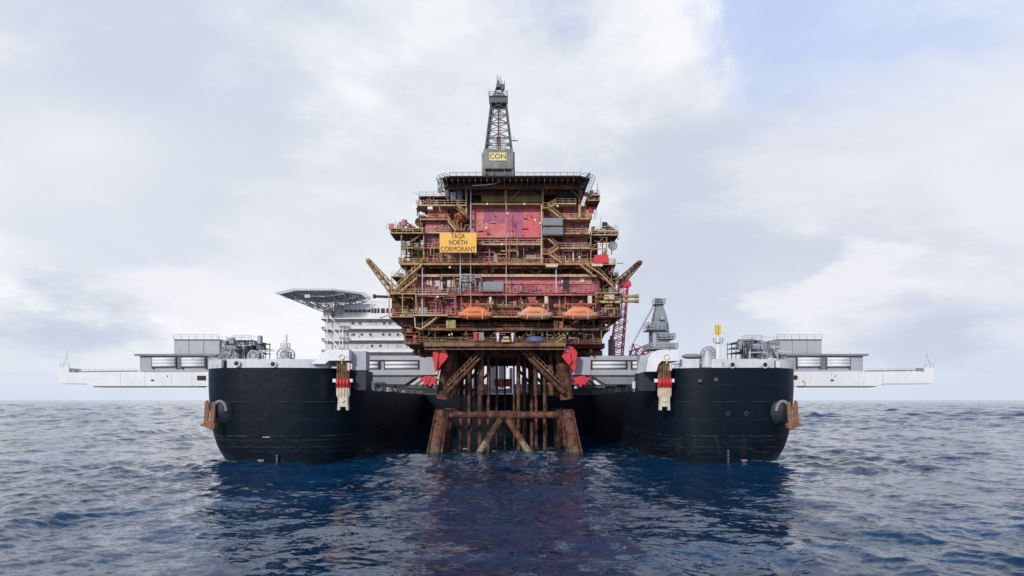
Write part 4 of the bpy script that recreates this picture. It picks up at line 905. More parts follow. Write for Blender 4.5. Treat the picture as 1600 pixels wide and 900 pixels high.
# ---- grey crane tower on the right bow
def crane_tower():
    Y = 158.0
    t = thing('crane_tower', 'tapering grey steel tower with railed platforms above the white housing of the right bow', 'tower', (wx(1036, Y + 3), Y + 3, wz(548, Y)))
    X = lambda px: wx(px, Y); Z = lambda py: wz(py, Y); cy = Y + 3.2
    def ring(x0, x1, py, d): return [(X(x0), cy - d, Z(py)), (X(x1), cy - d, Z(py)), (X(x1), cy + d, Z(py)), (X(x0), cy + d, Z(py))]
    b = MB(); b.loft([ring(1021, 1047.5, 545, 2.2), ring(1021, 1047.5, 516, 2.2), ring(1023.5, 1046.5, 504, 2.0), ring(1026, 1043.5, 490, 1.6), ring(1029, 1039.5, 475, 1.1), ring(1029.5, 1038, 466.5, .9)])
    b.build('tower_body', M['midgrey'], t, bevel=.05)
    tp = MB(); tp.tube((X(1034), cy, Z(467)), (X(1034), cy, Z(464)), .7, n=14); tp.box(X(1030), X(1033), cy - 1.2, cy, Z(470), Z(465)); tp.box(X(1035), X(1038), cy - 1.2, cy, Z(470), Z(465)); tp.build('top_sheaves', M['darkgrey'], t)
    for (a, b_, py, d, h) in ((1026, 1041.5, 473.5, 1.9, 1.1), (1013.5, 1042, 515, 3.4, 1.5), (1028, 1055.5, 529.5, 3.2, 1.1), (1014, 1058, 545.5, 4.2, 1.1)):
        p = MB(); p.box(X(a), X(b_), cy - d, cy + d, Z(py), Z(py - 1.3)); o = p.build('platform', M['midgrey'], t)
        r = MB(); r.rail((X(a), cy - d, Z(py - 1.3)), (X(b_), cy - d, Z(py - 1.3)), h, .09, 1.0); r.rail((X(a), cy + d, Z(py - 1.3)), (X(a), cy - d, Z(py - 1.3)), h, .09, 1.0); r.rail((X(b_), cy + d, Z(py - 1.3)), (X(b_), cy - d, Z(py - 1.3)), h, .09, 1.0)
        r.build('railing', M['grey'], o)
    for q in ((1015, 1020.8, -2.6, 1, 513.6, 506), (1047.6, 1053.5, -2, 1.5, 528, 520), (1047.6, 1056, -2.5, 2, 544, 535), (1032, 1038, -3.1, -1.4, 500, 495), (1016.5, 1021, -2.5, 1, 544, 537), (1029, 1045, -2.6, -2.2, 527, 519)):
        bx = MB(); bx.box(X(q[0]), X(q[1]), cy + q[2], cy + q[3], Z(q[4]), Z(q[5])); bx.build('machinery_cabin', M['midgrey'], t, bevel=.05)
    sf = MB(); sf.box(X(1022), X(1026), cy - 2.35, cy - 2.2, Z(541), Z(520)); sf.box(X(1037), X(1037.6), cy - 2.3, cy - 2.18, Z(543), Z(517)); sf.box(X(1021), X(1047.5), cy - 2.3, cy - 2.18, Z(533), Z(532)); sf.build('stiffener', M['grey'], t)
    lt = MB(); lt.box(X(1034), X(1036.5), cy - 3.3, cy - 3.1, Z(497.5), Z(495.8)); lt.build('floodlight', M['white'], t)
    l2 = MB()
    for dx in (0, 2.3): l2.bar(W(1027 - dx * .6, 470, Y + 4), W(985 - dx, 546, Y + 22), .045)
    for i in range(14): 
        u = i / 14; l2.bar(W(1027 - 42 * u, 470 + 76 * u, Y + 4 + 18 * u), W(1023 - 41 * u, 473 + 76 * u, Y + 5 + 18 * u), .05)
    l2.bar(W(1023, 473, Y + 5), W(981, 549, Y + 22), .06); l2.build('stay_wires', M['grey'], t)
crane_tower()

def lattice_boom(mb, p0, p1, w0, w1, n, t=.22, sx=Vector((1, 0, 0)), sy=Vector((0, 1, 0))):
    p0, p1 = Vector(p0), Vector(p1)
    def C(k, i):
        u = k / n; w = w0 + (w1 - w0) * u; a, b = ((-1, -1), (1, -1), (1, 1), (-1, 1))[i]
        return p0.lerp(p1, u) + sx * a * w / 2 + sy * b * w / 2
    for i in range(4): mb.bar(C(0, i), C(n, i), t * 1.5)
    for k in range(n + 1):
        for i in range(4):
            j = (i + 1) % 4
            if k % 2 == 0: mb.bar(C(k, i), C(k, j), t)
            if k < n: mb.bar(C(k, i if k % 2 else j), C(k + 1, j if k % 2 else i), t * .8)
def red_crane():
    Y = 250.0
    b0 = W(961, 557, Y)
    t = thing('lattice_crane', 'tall red lattice crane boom rising behind the right side of the platform', 'crane', (b0.x, b0.y, ZM + .2))
    mb = MB(); lattice_boom(mb, W(963, 556, Y), W(974.5, 447, Y), 4.3, 3.0, 18, .25); mb.build('boom', M['crane_red'], t)
    h = MB(); h.prism([(wx(a, Y), wz(b, Y)) for a, b in ((967, 447), (968, 436), (974, 434), (984, 440), (986, 447), (981, 449), (969, 449))], Y - 1.5, Y + 1.5); h.build('boom_head', M['crane_red'], t, bevel=.1)
    p = MB(); p.tube((wx(957, Y), Y + 2, ZM), (wx(957, Y), Y + 2, wz(530, Y)), 1.3, n=14); p.tube((wx(957, Y), Y + 2, wz(530, Y)), (wx(957, Y), Y + 2, wz(524, Y)), .7, n=12); p.build('pedestal', M['midgrey'], t)
    p = MB(); p.box(wx(950, Y), wx(975, Y), Y - 3, Y + 5, ZM, wz(556, Y)); p.build('crane_base', M['midgrey'], t)
    w = MB(); w.bar(W(975, 449, Y - 2), W(962, 552, Y - 2.5), .1); w.bar(W(979, 449, Y - 2), W(970, 552, Y - 2.5), .1); w.build('hoist_wires', M['dark'], t)
    # slewing crane lying low behind the white housing
    Y2 = 200.0
    t2 = thing('deck_crane', 'low red crane with triangular frame, boom lying flat beside the grey tower', 'crane', (wx(1000, Y2), Y2, ZM + .2))
    mb = MB(); lattice_boom(mb, W(984, 553, Y2), W(1016, 545, Y2), 1.6, 2.6, 6, .2, Vector((0, 0, 1)), Vector((0, 1, 0))); mb.build('boom', M['crane_red'], t2)
    f = MB(); f.bar(W(986, 554, Y2), W(989, 537, Y2), .3); f.bar(W(994, 550, Y2), W(989, 537, Y2), .3); f.bar(W(986, 554, Y2 + 2), W(989, 537, Y2 + 1), .3); f.bar(W(989, 537, Y2), W(1014, 546, Y2), .12); f.build('a_frame', M['crane_red'], t2)
    c = MB(); c.box(wx(983, Y2), wx(1016, Y2), Y2 - 1, Y2 + 5, ZM, wz(555, Y2)); c.build('crane_base', M['midgrey'], t2)
    c = MB(); c.box(wx(1009, Y2), wx(1014, Y2), Y2 - 1.5, Y2 + 2, wz(549, Y2), wz(540, Y2)); c.build('cab', M['olive'], t2, bevel=.1)
red_crane()
# white and red deck blocks behind the right-hand clamp
deck_house(893, 541, 916, 546, 280, 6, 'white', rail=True); deck_house(897, 546.2, 916, 600, 279, 6, 'midgrey', rail=False); deck_house(890, 556, 928, 612, 276, 3, 'grey'); deck_house(917, 540, 926, 556, 277, 4, 'crane_red', rail=False)
deck_house(668, 545, 684, 556, 275, 6, 'darkgrey', rail=False)
# ================================================================== THE PLATFORM
YF = 172.0
plat = thing('oil_platform', 'rusty red and yellow offshore platform packed with walkways, held between the two black bows', 'platform', (wx(787, 200), 200, 16.5))
def part(mb, name, m, parent=None, **k): return mb.build(name, M[m] if isinstance(m, str) else m, parent or plat, **k)
YB = 256.0
def ribbed(mb, px0, py0, px1, py1, Y, step=1.1, d=.14):
    """vertical corrugation on a wall face"""
    x0, x1 = wx(px0, Y), wx(px1, Y); z0, z1 = wz(py1, Y), wz(py0, Y); n = max(1, int((x1 - x0) / step))
    for i in range(n):
        x = x0 + (x1 - x0) * (i + .5) / n; mb.box(x - .12, x + .12, Y - d, Y + .01, z0 + .05, z1 - .05)
def wall(px0, py0, px1, py1, Y, m, dep=None, rib=True, name='wall'):
    mb = MB(); mb.pbox(px0, py0, px1, py1, Y, (dep or (YB - Y)))
    if rib: ribbed(mb, px0, py0, px1, py1, Y)
    return part(mb, name, m)
# solid modules of the topside, top to bottom
wall(752, 293, 846, 316, 177.6, 'olive')
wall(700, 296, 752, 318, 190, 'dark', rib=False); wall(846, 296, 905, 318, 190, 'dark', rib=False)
wall(736.5, 317.5, 845, 371, 177.0, 'pink', rib=False, name='main_wall')
wall(668, 322, 700, 340, 176.6, 'red'); wall(700, 320, 736, 408, 178.6, 'red'); wall(845.5, 320, 880, 408, 178, 'purple'); wall(880, 322, 918, 408, 176.6, 'red')
wall(664, 341, 702, 363, 176.7, 'purple'); wall(661, 364, 700, 387, 176.6, 'purple'); wall(660, 388, 736, 410, 176.8, 'red'); wall(700, 322, 722, 336, 178.8, 'orange', dep=3)
wall(736.5, 371.5, 845, 410, 178.5, 'red')
wall(640, 411, 942, 419.5, 178.6, 'red', rib=True); wall(640, 419.7, 942, 430, 181, 'darkrust', rib=False)
wall(644, 430.5, 938, 458, 176.5, 'purple', rib=True)
wall(770, 431, 925, 444, 176.2, 'pink', dep=.5, rib=False)
wall(712, 459, 940, 466, 177.6, 'red', rib=True); wall(646, 459, 711.5, 463, 177.6, 'purple', rib=False)
wall(646, 463, 712, 492, 176.2, 'purple'); wall(712, 466.2, 940, 492, 176.6, 'red')
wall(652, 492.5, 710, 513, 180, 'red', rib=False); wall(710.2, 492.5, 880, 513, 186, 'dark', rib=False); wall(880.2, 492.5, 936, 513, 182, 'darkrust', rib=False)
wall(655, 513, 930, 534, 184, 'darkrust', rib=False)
# main pink wall: repainted plates
for a, m_ in (((762, 319, 790, 349), 'mauve'), ((790.2, 319, 817.5, 363), 'mauve'), ((817.6, 318, 844.5, 370), 'freshred'), ((756, 331, 770, 348), 'mauve')):
    mb = MB(); mb.pbox(*a, 176.97 if a[0] != 756 else 176.985, .05); part(mb, 'repainted_plate', m_)
# dense backing inside the side wings
for a in ((640, 368, 662, 411, 182), (638, 414, 652, 430, 183), (620, 434, 648, 458, 186), (612, 461, 650, 495, 182), (936, 414, 955, 430, 184), (934, 431, 962, 458, 186), (934, 460, 969, 495, 182), (924, 372, 934, 411, 183), (630, 498, 655, 520, 184), (884, 498, 950, 516, 184), (884, 518, 938, 537, 182), (634, 521, 662, 538, 182)):
    wall(*a, 'darkrust', rib=False, dep=8, name='bulkhead')
mb = MB()
for px in (764, 790, 817): mb.box(wx(px, 177) - .05, wx(px, 177) + .05, 176.92, 177.02, wz(370, 177), wz(318, 177))
for py in (326, 344): mb.box(wx(738, 177), wx(844, 177), 176.93, 177.02, wz(py, 177) - .05, wz(py, 177) + .05)
part(mb, 'panel_seam', 'purple')
for px, w, m in ((790, 1.6, 'yellow'), (735.5, .9, 'grey'), (848, 1.6, 'yellow'), (906, 2.2, 'yellow'), (728.5, 1.5, 'yellow')):
    c = MB(); y0 = 283; y1 = 317 if px in (790,) else (411 if px in (735.5, 848) else 340)
    c.pbox(px - w, y0, px + w, y1, 174.6, .6); part(c, 'column', m, bevel=.04)
# white vertical pipes running down over the wall
for px, y0, y1, m in ((791, 317, 480, 'paleyellow'), (735.5, 400, 480, 'paleyellow'), (719.3, 394, 460, 'bandwhite'), (846, 320, 412, 'bandwhite'), (660, 420, 520, 'bandwhite'), (869, 415, 458, 'bandwhite'), (796, 330, 412, 'pink'), (808, 371, 412, 'yellow')):
    c = MB(); c.tube((wx(px, 173.4), 173.4, wz(y1, 173.4)), (wx(px, 173.4), 173.4, wz(y0, 173.4)), .11, n=8); part(c, 'downpipe', m)

# walkways with kick plates, railings and brackets
def walkway(px0, px1, py, Y0, Y1, m='yellow', h=1.15, edge=.24, rail=True, step=1.7):
    x0, x1, z = wx(px0, Y0), wx(px1, Y0), wz(py, Y0)
    mb = MB(); mb.box(x0, x1, Y0 + .1, Y1, z - .12, z); mb.box(x0, x1, Y0, Y0 + .12, z - edge, z + .05)
    n = max(1, int((x1 - x0) / 3.2))
    for i in range(n + 1):
        x = x0 + (x1 - x0) * i / n; mb.bar((x, Y0 + .1, z - .2), (x, Y1, z - 1.1), .14); mb.bar((x, Y0, z - .25), (x, Y1, z - .25), .16)
    o = part(mb, 'walkway', m)
    if rail:
        r = MB(); r.rail((x0, Y0 + .06, z), (x1, Y0 + .06, z), h, .075, step)
        r.rail((x0, Y0, z), (x0, Y1, z), h, .075, step); r.rail((x1, Y0, z), (x1, Y1, z), h, .075, step)
        part(r, 'railing', m, o)
    return o
walkway(650, 728, 320, 174, 180, 'paleyellow'); walkway(738, 846, 318, 174.5, 178.4, 'yellow', rail=False)
walkway(655, 702, 342, 175, 179); walkway(652, 704, 363, 174.9, 179, 'paleyellow'); walkway(662, 700, 387, 174.8, 179)
walkway(868, 900, 317.5, 173.4, 179, 'paleyellow'); walkway(878, 921, 341, 173.2, 179.3, 'paleyellow'); walkway(880, 921, 364, 173.2, 179.3, 'paleyellow'); walkway(872, 921, 387, 173.2, 179.3, 'paleyellow')
walkway(742, 845, 381, 173.4, 178.4, 'paleyellow'); walkway(848, 858, 324, 173.2, 181); walkway(848, 857, 372, 173.2, 181); walkway(848, 856, 396, 173.2, 181)
walkway(625, 962, 411.5, 173.0, 178, 'yellow', edge=.36)
walkway(640, 942, 429, 174.8, 177, 'paleyellow', edge=.55, rail=False)
walkway(642, 700, 459, 173, 178, 'paleyellow'); walkway(700, 938, 459.5, 173.2, 178, 'red', edge=.34)
walkway(646, 698, 492, 170.6, 178, 'paleyellow'); walkway(700, 942, 493.5, 173.5, 178, 'yellow', edge=.4)
walkway(652, 936, 513, 172, 184, 'rust', edge=.5, rail=False); walkway(662, 884, 535.5, 170.5, 180, 'rust', edge=.9)
# deck plates (the storeys' floors, front edges seen)
for py, px0, px1, y0, th in ((341.5, 660, 735, 180.4, .3), (411.9, 628, 958, 180, 1.0), (459, 640, 945, 179.2, 1.0), (493, 645, 940, 179.2, 1.1), (536.5, 640, 945, 178, 1.2), (537, 664, 884, 171.5, 1.4)):
    mb = MB(); mb.box(wx(px0, y0), wx(px1, y0), y0, YB + 1, wz(py, y0) - th, wz(py, y0)); part(mb, 'deck', 'darkrust')
# plate girders: webs and flanges on the lowest deck edge
z = wz(536.5, 172)
mb = MB()
for i in range(18): x = wx(665 + i * 12.8, 171.5); mb.box(x - .1, x + .1, 171.1, 171.52, z - 1.4, z)
mb.box(wx(664, 171.5), wx(884, 171.5), 170.9, 171.5, z - 1.65, z - 1.42); part(mb, 'girder', 'rust')
for i in range(11):
    mb = MB(); mb.box(wx(644, 178), wx(942, 178), 179 + i * 4.4, 179.5 + i * 4.4, z - 2.6 - (i % 2) * .4, z - 1.3); part(mb, 'girder', 'darkrust')
for i in range(9):
    mb = MB(); x = wx(652, 172) + i * 5.4; mb.box(x, x + .45, 173.3, YB, z - 2.2, z - 1.42); part(mb, 'girder', 'darkrust')

# stairs
def stair(a, b, Y, m='yellow', w=1.0):
    p, q = W(a[0], a[1], Y), W(b[0], b[1], Y); mb = MB(); off = Vector((0, w, 0))
    for o_ in (Vector((0, 0, 0)), off):
        mb.bar(p + o_, q + o_, .14, .38); mb.bar(p + o_ + Vector((0, 0, 1.1)), q + o_ + Vector((0, 0, 1.1)), .08)
        for i in range(6): mb.bar(p.lerp(q, i / 5) + o_, p.lerp(q, i / 5) + o_ + Vector((0, 0, 1.1)), .07)
    n = max(3, int((q - p).length / .45))
    for i in range(n): c = p.lerp(q, (i + .5) / n); mb.box(c.x - .14, c.x + .14, c.y, c.y + w, c.z - .03, c.z + .03)
    part(mb, 'stair', m)
for a, b in (((856, 324), (868, 318)), ((857, 325), (876, 340.5)), ((857, 373), (872, 387)), ((858, 396), (872, 388)), ((857, 396), (878, 411)), ((915, 412), (940, 429)), ((940, 429), (962, 452)), ((660, 412), (640, 430)),
             ((640, 429), (617, 452)), ((651, 434), (622, 458)), ((686, 495), (660, 513)), ((905, 412), (925, 428)), ((720, 331), (712, 322)), ((712, 322), (726, 335)), ((700, 345), (712, 360)), ((880, 528), (868, 536))):
    stair(a, b, 172.6, 'yellow')
c = MB(); c.path([W(648, 496, 171), W(649, 512, 171), W(658, 514, 171), W(682, 496, 171)], .16); part(c, 'escape_chute', 'paleyellow')

# helideck-like roof on top
def roof():
    X = lambda px, Y: wx(px, Y)
    Zr = wz(274.5, 167)
    mb = MB(); pl = [(wx(691, 169), 169), (wx(703, 167), 167), (wx(906, 167), 166.8), (wx(921, 169), 169), (wx(921, 169), 216), (wx(691, 169), 216)]
    mb.prism(pl, Zr - .35, Zr, 'z'); ro = part(mb, 'roof_deck', 'dark')
    tr = MB(); fy = lambda x: 167.1 + (2 if abs(x) > 16 else 0)
    for i in range(25):
        x = wx(697, 167) + (wx(915, 167) - wx(697, 167)) * i / 24
        tr.box(x - .08, x + .08, fy(x) + .4, 215, Zr - 1.1, Zr - .36)
    part(tr, 'roof_beam', 'rust', ro)
    for k in range(9):
        tr = MB(); y = 171.5 + k * 4.9; tr.box(wx(697, 167), wx(915, 167), y, y + .22, Zr - 1.9, Zr - .4); part(tr, 'roof_beam', 'darkrust', ro)
    nt_ = MB(); front = [Vector((x, y, Zr)) for x, y in pl]
    for a, b in zip(front, front[1:] + front[:1]):
        d_ = (b - a).normalized(); nr = Vector((d_.y, -d_.x, 0))
        a2, b2 = a + nr * 1.5 + Vector((0, 0, .3)), b + nr * 1.5 + Vector((0, 0, .3)); n = max(2, int((b - a).length / 1.5))
        nt_.bar(a2, b2, .11); nt_.bar(a.lerp(a2, .5), b.lerp(b2, .5), .06)
        for i in range(n + 1): nt_.bar(a.lerp(b, i / n), a2.lerp(b2, i / n), .08)
    part(nt_, 'safety_net', 'midgrey', ro)
    # deep dark frames hanging at both front corners
    c = MB()
    c.truss(W(684, 296, 170), W(699, 290, 170), (0, 0, 2.4), (0, 3, 0), 3, .12); part(c, 'corner_frame', 'mast', ro); c = MB(); c.truss(W(908, 293, 170), W(922, 279, 170), (0, 0, 1.5), (0, 3, 0), 3, .12)
    part(c, 'corner_frame', 'mast', ro)
    # raking braces under the roof
    b_ = MB()
    for (a, q) in (((793, 316), (812, 298)), ((851, 300), (870, 284)), ((905, 310), (885, 286)), ((730, 300), (712, 284)), ((750, 296), (770, 284))): b_.tube(W(a[0], a[1], 176), W(q[0], q[1], 176), .2, n=8)
    part(b_, 'brace', 'yellow')
    for px0, py0, px1, py1, m in ((695, 294, 702, 307, 'grey'), (704, 300, 714, 312, 'bandwhite'), (712, 297, 722, 316, 'midgrey'), (868, 303, 902, 316, 'dark'), (702, 284, 718, 294, 'darkrust')):
        e = MB(); e.pbox(px0, py0, px1, py1, 176, 3); part(e, 'cabinet', m, bevel=.05)
    l_ = MB(); l_.path([W(738, 290, 170), W(758, 289, 170), W(772, 287, 170), W(790, 280, 170)], .12); part(l_, 'hose', 'bandwhite')
roof()

# ---- generic bays full of steelwork
MIX = {'pipework': ('rust', 'yellow', 'darkrust', 'midgrey'), }
EQ = Pieces(); PP = Pieces(); WF = Pieces()
def bay(px0, py0, px1, py1, Y0, Y1, seed, dens=1.0, cols=('yellow', 'rust', 'darkrust'), frame='yellow', floors=True, eqm=('darkrust', 'red', 'midgrey'), brace=True, prail=True):
    """a framed bay: posts, floor beams, X-braces, random pipes and equipment"""
    rnd = random.Random(seed); Ym = Y0
    x0, x1, z0, z1 = wx(px0, Y0), wx(px1, Y0), wz(py1, Y0), wz(py0, Y0)
    fr = MB(); w = x1 - x0; h = z1 - z0; nx = max(1, round(w / 4)); nz = max(1, round(h / 4))
    for i in range(nx + 1):
        for Y in (Y0, Y1): fr.bar((x0 + w*i/nx, Y, z0), (x0 + w*i/nx, Y, z1), .24)
    for j in range(nz + 1):
        z = z0 + h*j/nz
        for Y in (Y0, Y1): fr.bar((x0, Y, z), (x1, Y, z), .26)
        for i in range(nx + 1): fr.bar((x0 + w*i/nx, Y0, z), (x0 + w*i/nx, Y1, z), .2)
    if brace:
        for i in range(nx):
            for j in range(nz):
                if rnd.random() < .6: fr.bar((x0+w*i/nx, Y0, z0+h*j/nz), (x0+w*(i+1)/nx, Y0, z0+h*(j+1)/nz), .16)
                if rnd.random() < .5: fr.bar((x0+w*(i+1)/nx, Y1, z0+h*j/nz), (x0+w*i/nx, Y1, z0+h*(j+1)/nz), .16)
    part(fr, 'framework', frame)
    if floors:
        fl = MB()
        for j in range(nz + 1): z = z0 + h*j/nz; fl.box(x0 + .02, x1 - .02, Y0 + .15, Y1 - .15, z - .18, z - .04)
        part(fl, 'deck', 'darkrust')
    for m in cols:
        for _ in range(int(w * h * .085 * dens) + 3):
            Y = rnd.uniform(Y0 - .5, Y0 + (Y1 - Y0) * .6); p = PP.new(m); a = Vector((rnd.uniform(x0, x1), Y, rnd.uniform(z0, z1))); r = rnd.choice((.07, .09, .14, .2))
            L = rnd.uniform(1, 5)
            if rnd.random() < .5: b = Vector((a.x, Y, min(z1, a.z + L))); c = Vector((min(x1, max(x0, a.x + rnd.uniform(-3, 3))), Y, b.z)); p.path([a, b, c], r, 7)
            else: b = Vector((min(x1, a.x + L), Y, a.z)); c = Vector((b.x, Y, max(z0, a.z - rnd.uniform(.5, 3)))); p.path([a, b, c], r, 7)
    for m in eqm:
        for _ in range(int(w * h * .036 * dens) + 1):
            e = EQ.new(m); sx, sz = rnd.uniform(.4, 2.2), rnd.uniform(.5, 2.2); a = rnd.uniform(x0, max(x0 + .1, x1 - sx)); j = rnd.randrange(nz); z = z0 + h*j/nz; Y = rnd.uniform(Y0 + .2, Y0 + (Y1 - Y0) * .7)
            if rnd.random() < .65: e.box(a, a + sx, Y, Y + 1.2, z, z + min(sz, h / nz - .3))
            else: e.tube((a, Y + .5, z), (a, Y + .5, z + min(sz * 1.2, h / nz - .3)), rnd.uniform(.25, .6), n=10)
    if prail:
        r = MB()
        for j in range(nz + 1): r.rail((x0, Y0 - .1, z0 + h*j/nz), (x1, Y0 - .1, z0 + h*j/nz), 1.1, .07, 1.5)
        part(r, 'railing', frame)
# side wings, left then right
bay(610, 357, 660, 364, 173, 181, 1, 1.6, ('rust', 'midgrey'), 'yellow', eqm=('midgrey', 'pink'), brace=False)
bay(627, 364, 662, 411, 174, 182, 2, 2.0, ('yellow', 'darkrust', 'rust'), 'yellow', floors=False, eqm=('darkrust', 'darkrust', 'midgrey'))
bay(634, 414, 650, 430, 174, 184, 3, 2.0, eqm=('rust', 'rust', 'darkrust'), frame='rust')
bay(612, 432, 648, 458, 174, 190, 4, 2.0, ('rust', 'yellow'), 'yellow', eqm=('rust', 'darkrust', 'orange'))
bay(608, 459, 650, 495, 172, 190, 5, 1.8, ('yellow', 'darkrust', 'rust'), 'yellow', eqm=('darkrust', 'midgrey', 'cream', 'rust'))
bay(655, 307, 700, 320, 175, 182, 6, 1.4, ('rust', 'grey'), 'rust', eqm=('rust', 'darkrust'), brace=False)
bay(919, 305, 937, 313, 173, 181, 7, 1.6, ('rust', 'grey'), 'yellow', eqm=('darkrust', 'midgrey'), brace=False)
bay(924, 361, 966, 367, 173, 181, 8, 1.6, ('rust', 'midgrey'), 'paleyellow', eqm=('midgrey', 'darkrust'), brace=False)
bay(923, 367, 948, 411, 174, 182, 9, 1.2, ('yellow', 'darkrust'), 'yellow', floors=False, eqm=('darkrust', 'midgrey'))
bay(936, 413, 958, 430, 174, 186, 10, 2, ('rust', 'grey'), 'rust', eqm=('rust', 'darkrust'))
bay(932, 430, 966, 458, 174, 190, 12, 2.0, ('rust', 'yellow'), 'rust', eqm=('rust', 'darkrust', 'dark'))
bay(934, 459, 971, 495, 172, 190, 13, 2.0, ('darkrust', 'rust', 'yellow', 'midgrey'), 'darkrust', eqm=('olive', 'midgrey', 'red', 'darkrust', 'dark', 'rust'))
# behind the boats and lower cellar deck
bay(650, 463, 712, 491, 173, 176.1, 14, 1.1, ('red', 'rust', 'paleyellow'), 'red', floors=False, eqm=('purple', 'cream'), brace=False, prail=False)
bay(652, 495, 700, 513, 174, 186, 15, 2, frame='darkrust', eqm=('olive', 'midgrey', 'red', 'darkrust', 'olive'))
bay(712, 495, 868, 512, 176, 186, 16, .8, ('darkrust', 'rust'), 'darkrust', floors=False, eqm=('darkrust', 'dark'), brace=False)
bay(655, 515, 880, 534, 173, 184, 17, 1.5, ('rust', 'olive', 'darkrust', 'red'), 'rust', eqm=('darkrust', 'rust', 'olive'))
bay(880, 497, 952, 516, 173, 188, 18, 2.0, ('darkrust', 'rust', 'yellow', 'midgrey'), 'darkrust', eqm=('olive', 'midgrey', 'red', 'darkrust', 'dark'))
bay(628, 497, 655, 520, 174, 190, 19, 2.0, ('darkrust', 'rust', 'red'), 'darkrust', eqm=('olive', 'midgrey', 'red', 'darkrust', 'rust'))
bay(884, 517, 940, 537, 173, 188, 20, 2.0, ('darkrust', 'rust', 'yellow', 'midgrey'), 'darkrust', eqm=('olive', 'midgrey', 'red', 'darkrust', 'olive'))
bay(632, 520, 662, 537, 174, 188, 21, 2.0, ('darkrust', 'rust', 'red'), 'rust', eqm=('darkrust', 'red'))
bay(712, 338, 735, 362, 175, 181, 22, 2.4, ('darkrust', 'rust', 'yellow'), 'darkrust', floors=False, eqm=('rust', 'orange'), prail=False)
bay(848, 297, 905, 317, 177, 190, 23, .9, ('darkrust', 'olive'), 'darkrust', floors=False, eqm=('darkrust',), prail=False)
bay(700, 296, 752, 317, 178, 190, 24, .9, ('midgrey', 'rust', 'yellow'), 'darkrust', floors=False, eqm=('darkrust', 'midgrey'), prail=False)
bay(640, 413, 942, 429, 176, 184, 25, .5, ('yellow', 'red', 'darkrust'), 'darkrust', floors=False, eqm=('darkrust', 'red'), brace=False, prail=False)
bay(738, 383, 845, 410, 175, 178.4, 26, .7, ('yellow', 'grey', 'red', 'paleyellow'), 'red', floors=False, eqm=('cream', 'midgrey', 'red'), brace=False, prail=False)
bay(860, 388, 918, 410, 175, 176.5, 27, .8, ('yellow', 'red', 'bandwhite'), 'red', floors=False, eqm=('purple', 'cream'), brace=False, prail=False)
bay(668, 388, 738, 410, 175, 176.7, 28, .8, ('yellow', 'red', 'midgrey'), 'rust', floors=False, eqm=('midgrey', 'red'), brace=False, prail=False)
bay(688, 431, 752, 458, 173.5, 176.4, 29, 1.0, ('grey', 'midgrey', 'rust'), 'rust', floors=False, eqm=('midgrey', 'darkrust'), brace=False, prail=False)
bay(712, 462, 935, 480, 175, 176.5, 30, .55, ('rust', 'yellow', 'grey'), 'rust', floors=False, eqm=('red', 'cream'), brace=False, prail=False)
# sloping undersides of the wings
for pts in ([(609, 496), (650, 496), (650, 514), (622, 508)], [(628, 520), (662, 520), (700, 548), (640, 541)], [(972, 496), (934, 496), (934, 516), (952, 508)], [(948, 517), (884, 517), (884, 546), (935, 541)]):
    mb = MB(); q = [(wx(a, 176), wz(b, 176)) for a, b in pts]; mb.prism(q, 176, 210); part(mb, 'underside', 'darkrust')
# dark side ventilators seen on the right and left edges
for px, py in ((915, 345), (915, 374), (914, 397), (664, 348), (664, 372), (668, 398)):
    mb = MB(); mb.tube(W(px, py, 177.5), W(px, py, 181), 1.3, n=16); mb.box(wx(px - 6, 178), wx(px + 6, 178), 178, 182, wz(py + 9, 178), wz(py - 9, 178)); part(mb, 'ventilator', 'dark')
mb = MB(); mb.tube(W(655, 347, 176.5), W(655, 347, 182), 1.1, n=16); mb.tube(W(660, 338, 177), W(660, 352, 177), 1.0, n=14); part(mb, 'tank', 'darkrust')
mb = MB(); mb.tube(W(728, 337, 177), W(715, 342, 178), 1.7, n=20); mb.box(wx(716, 178), wx(734, 178), 177.5, 180, wz(345, 178), wz(330, 178)); part(mb, 'tank', 'orange', bevel=.15)

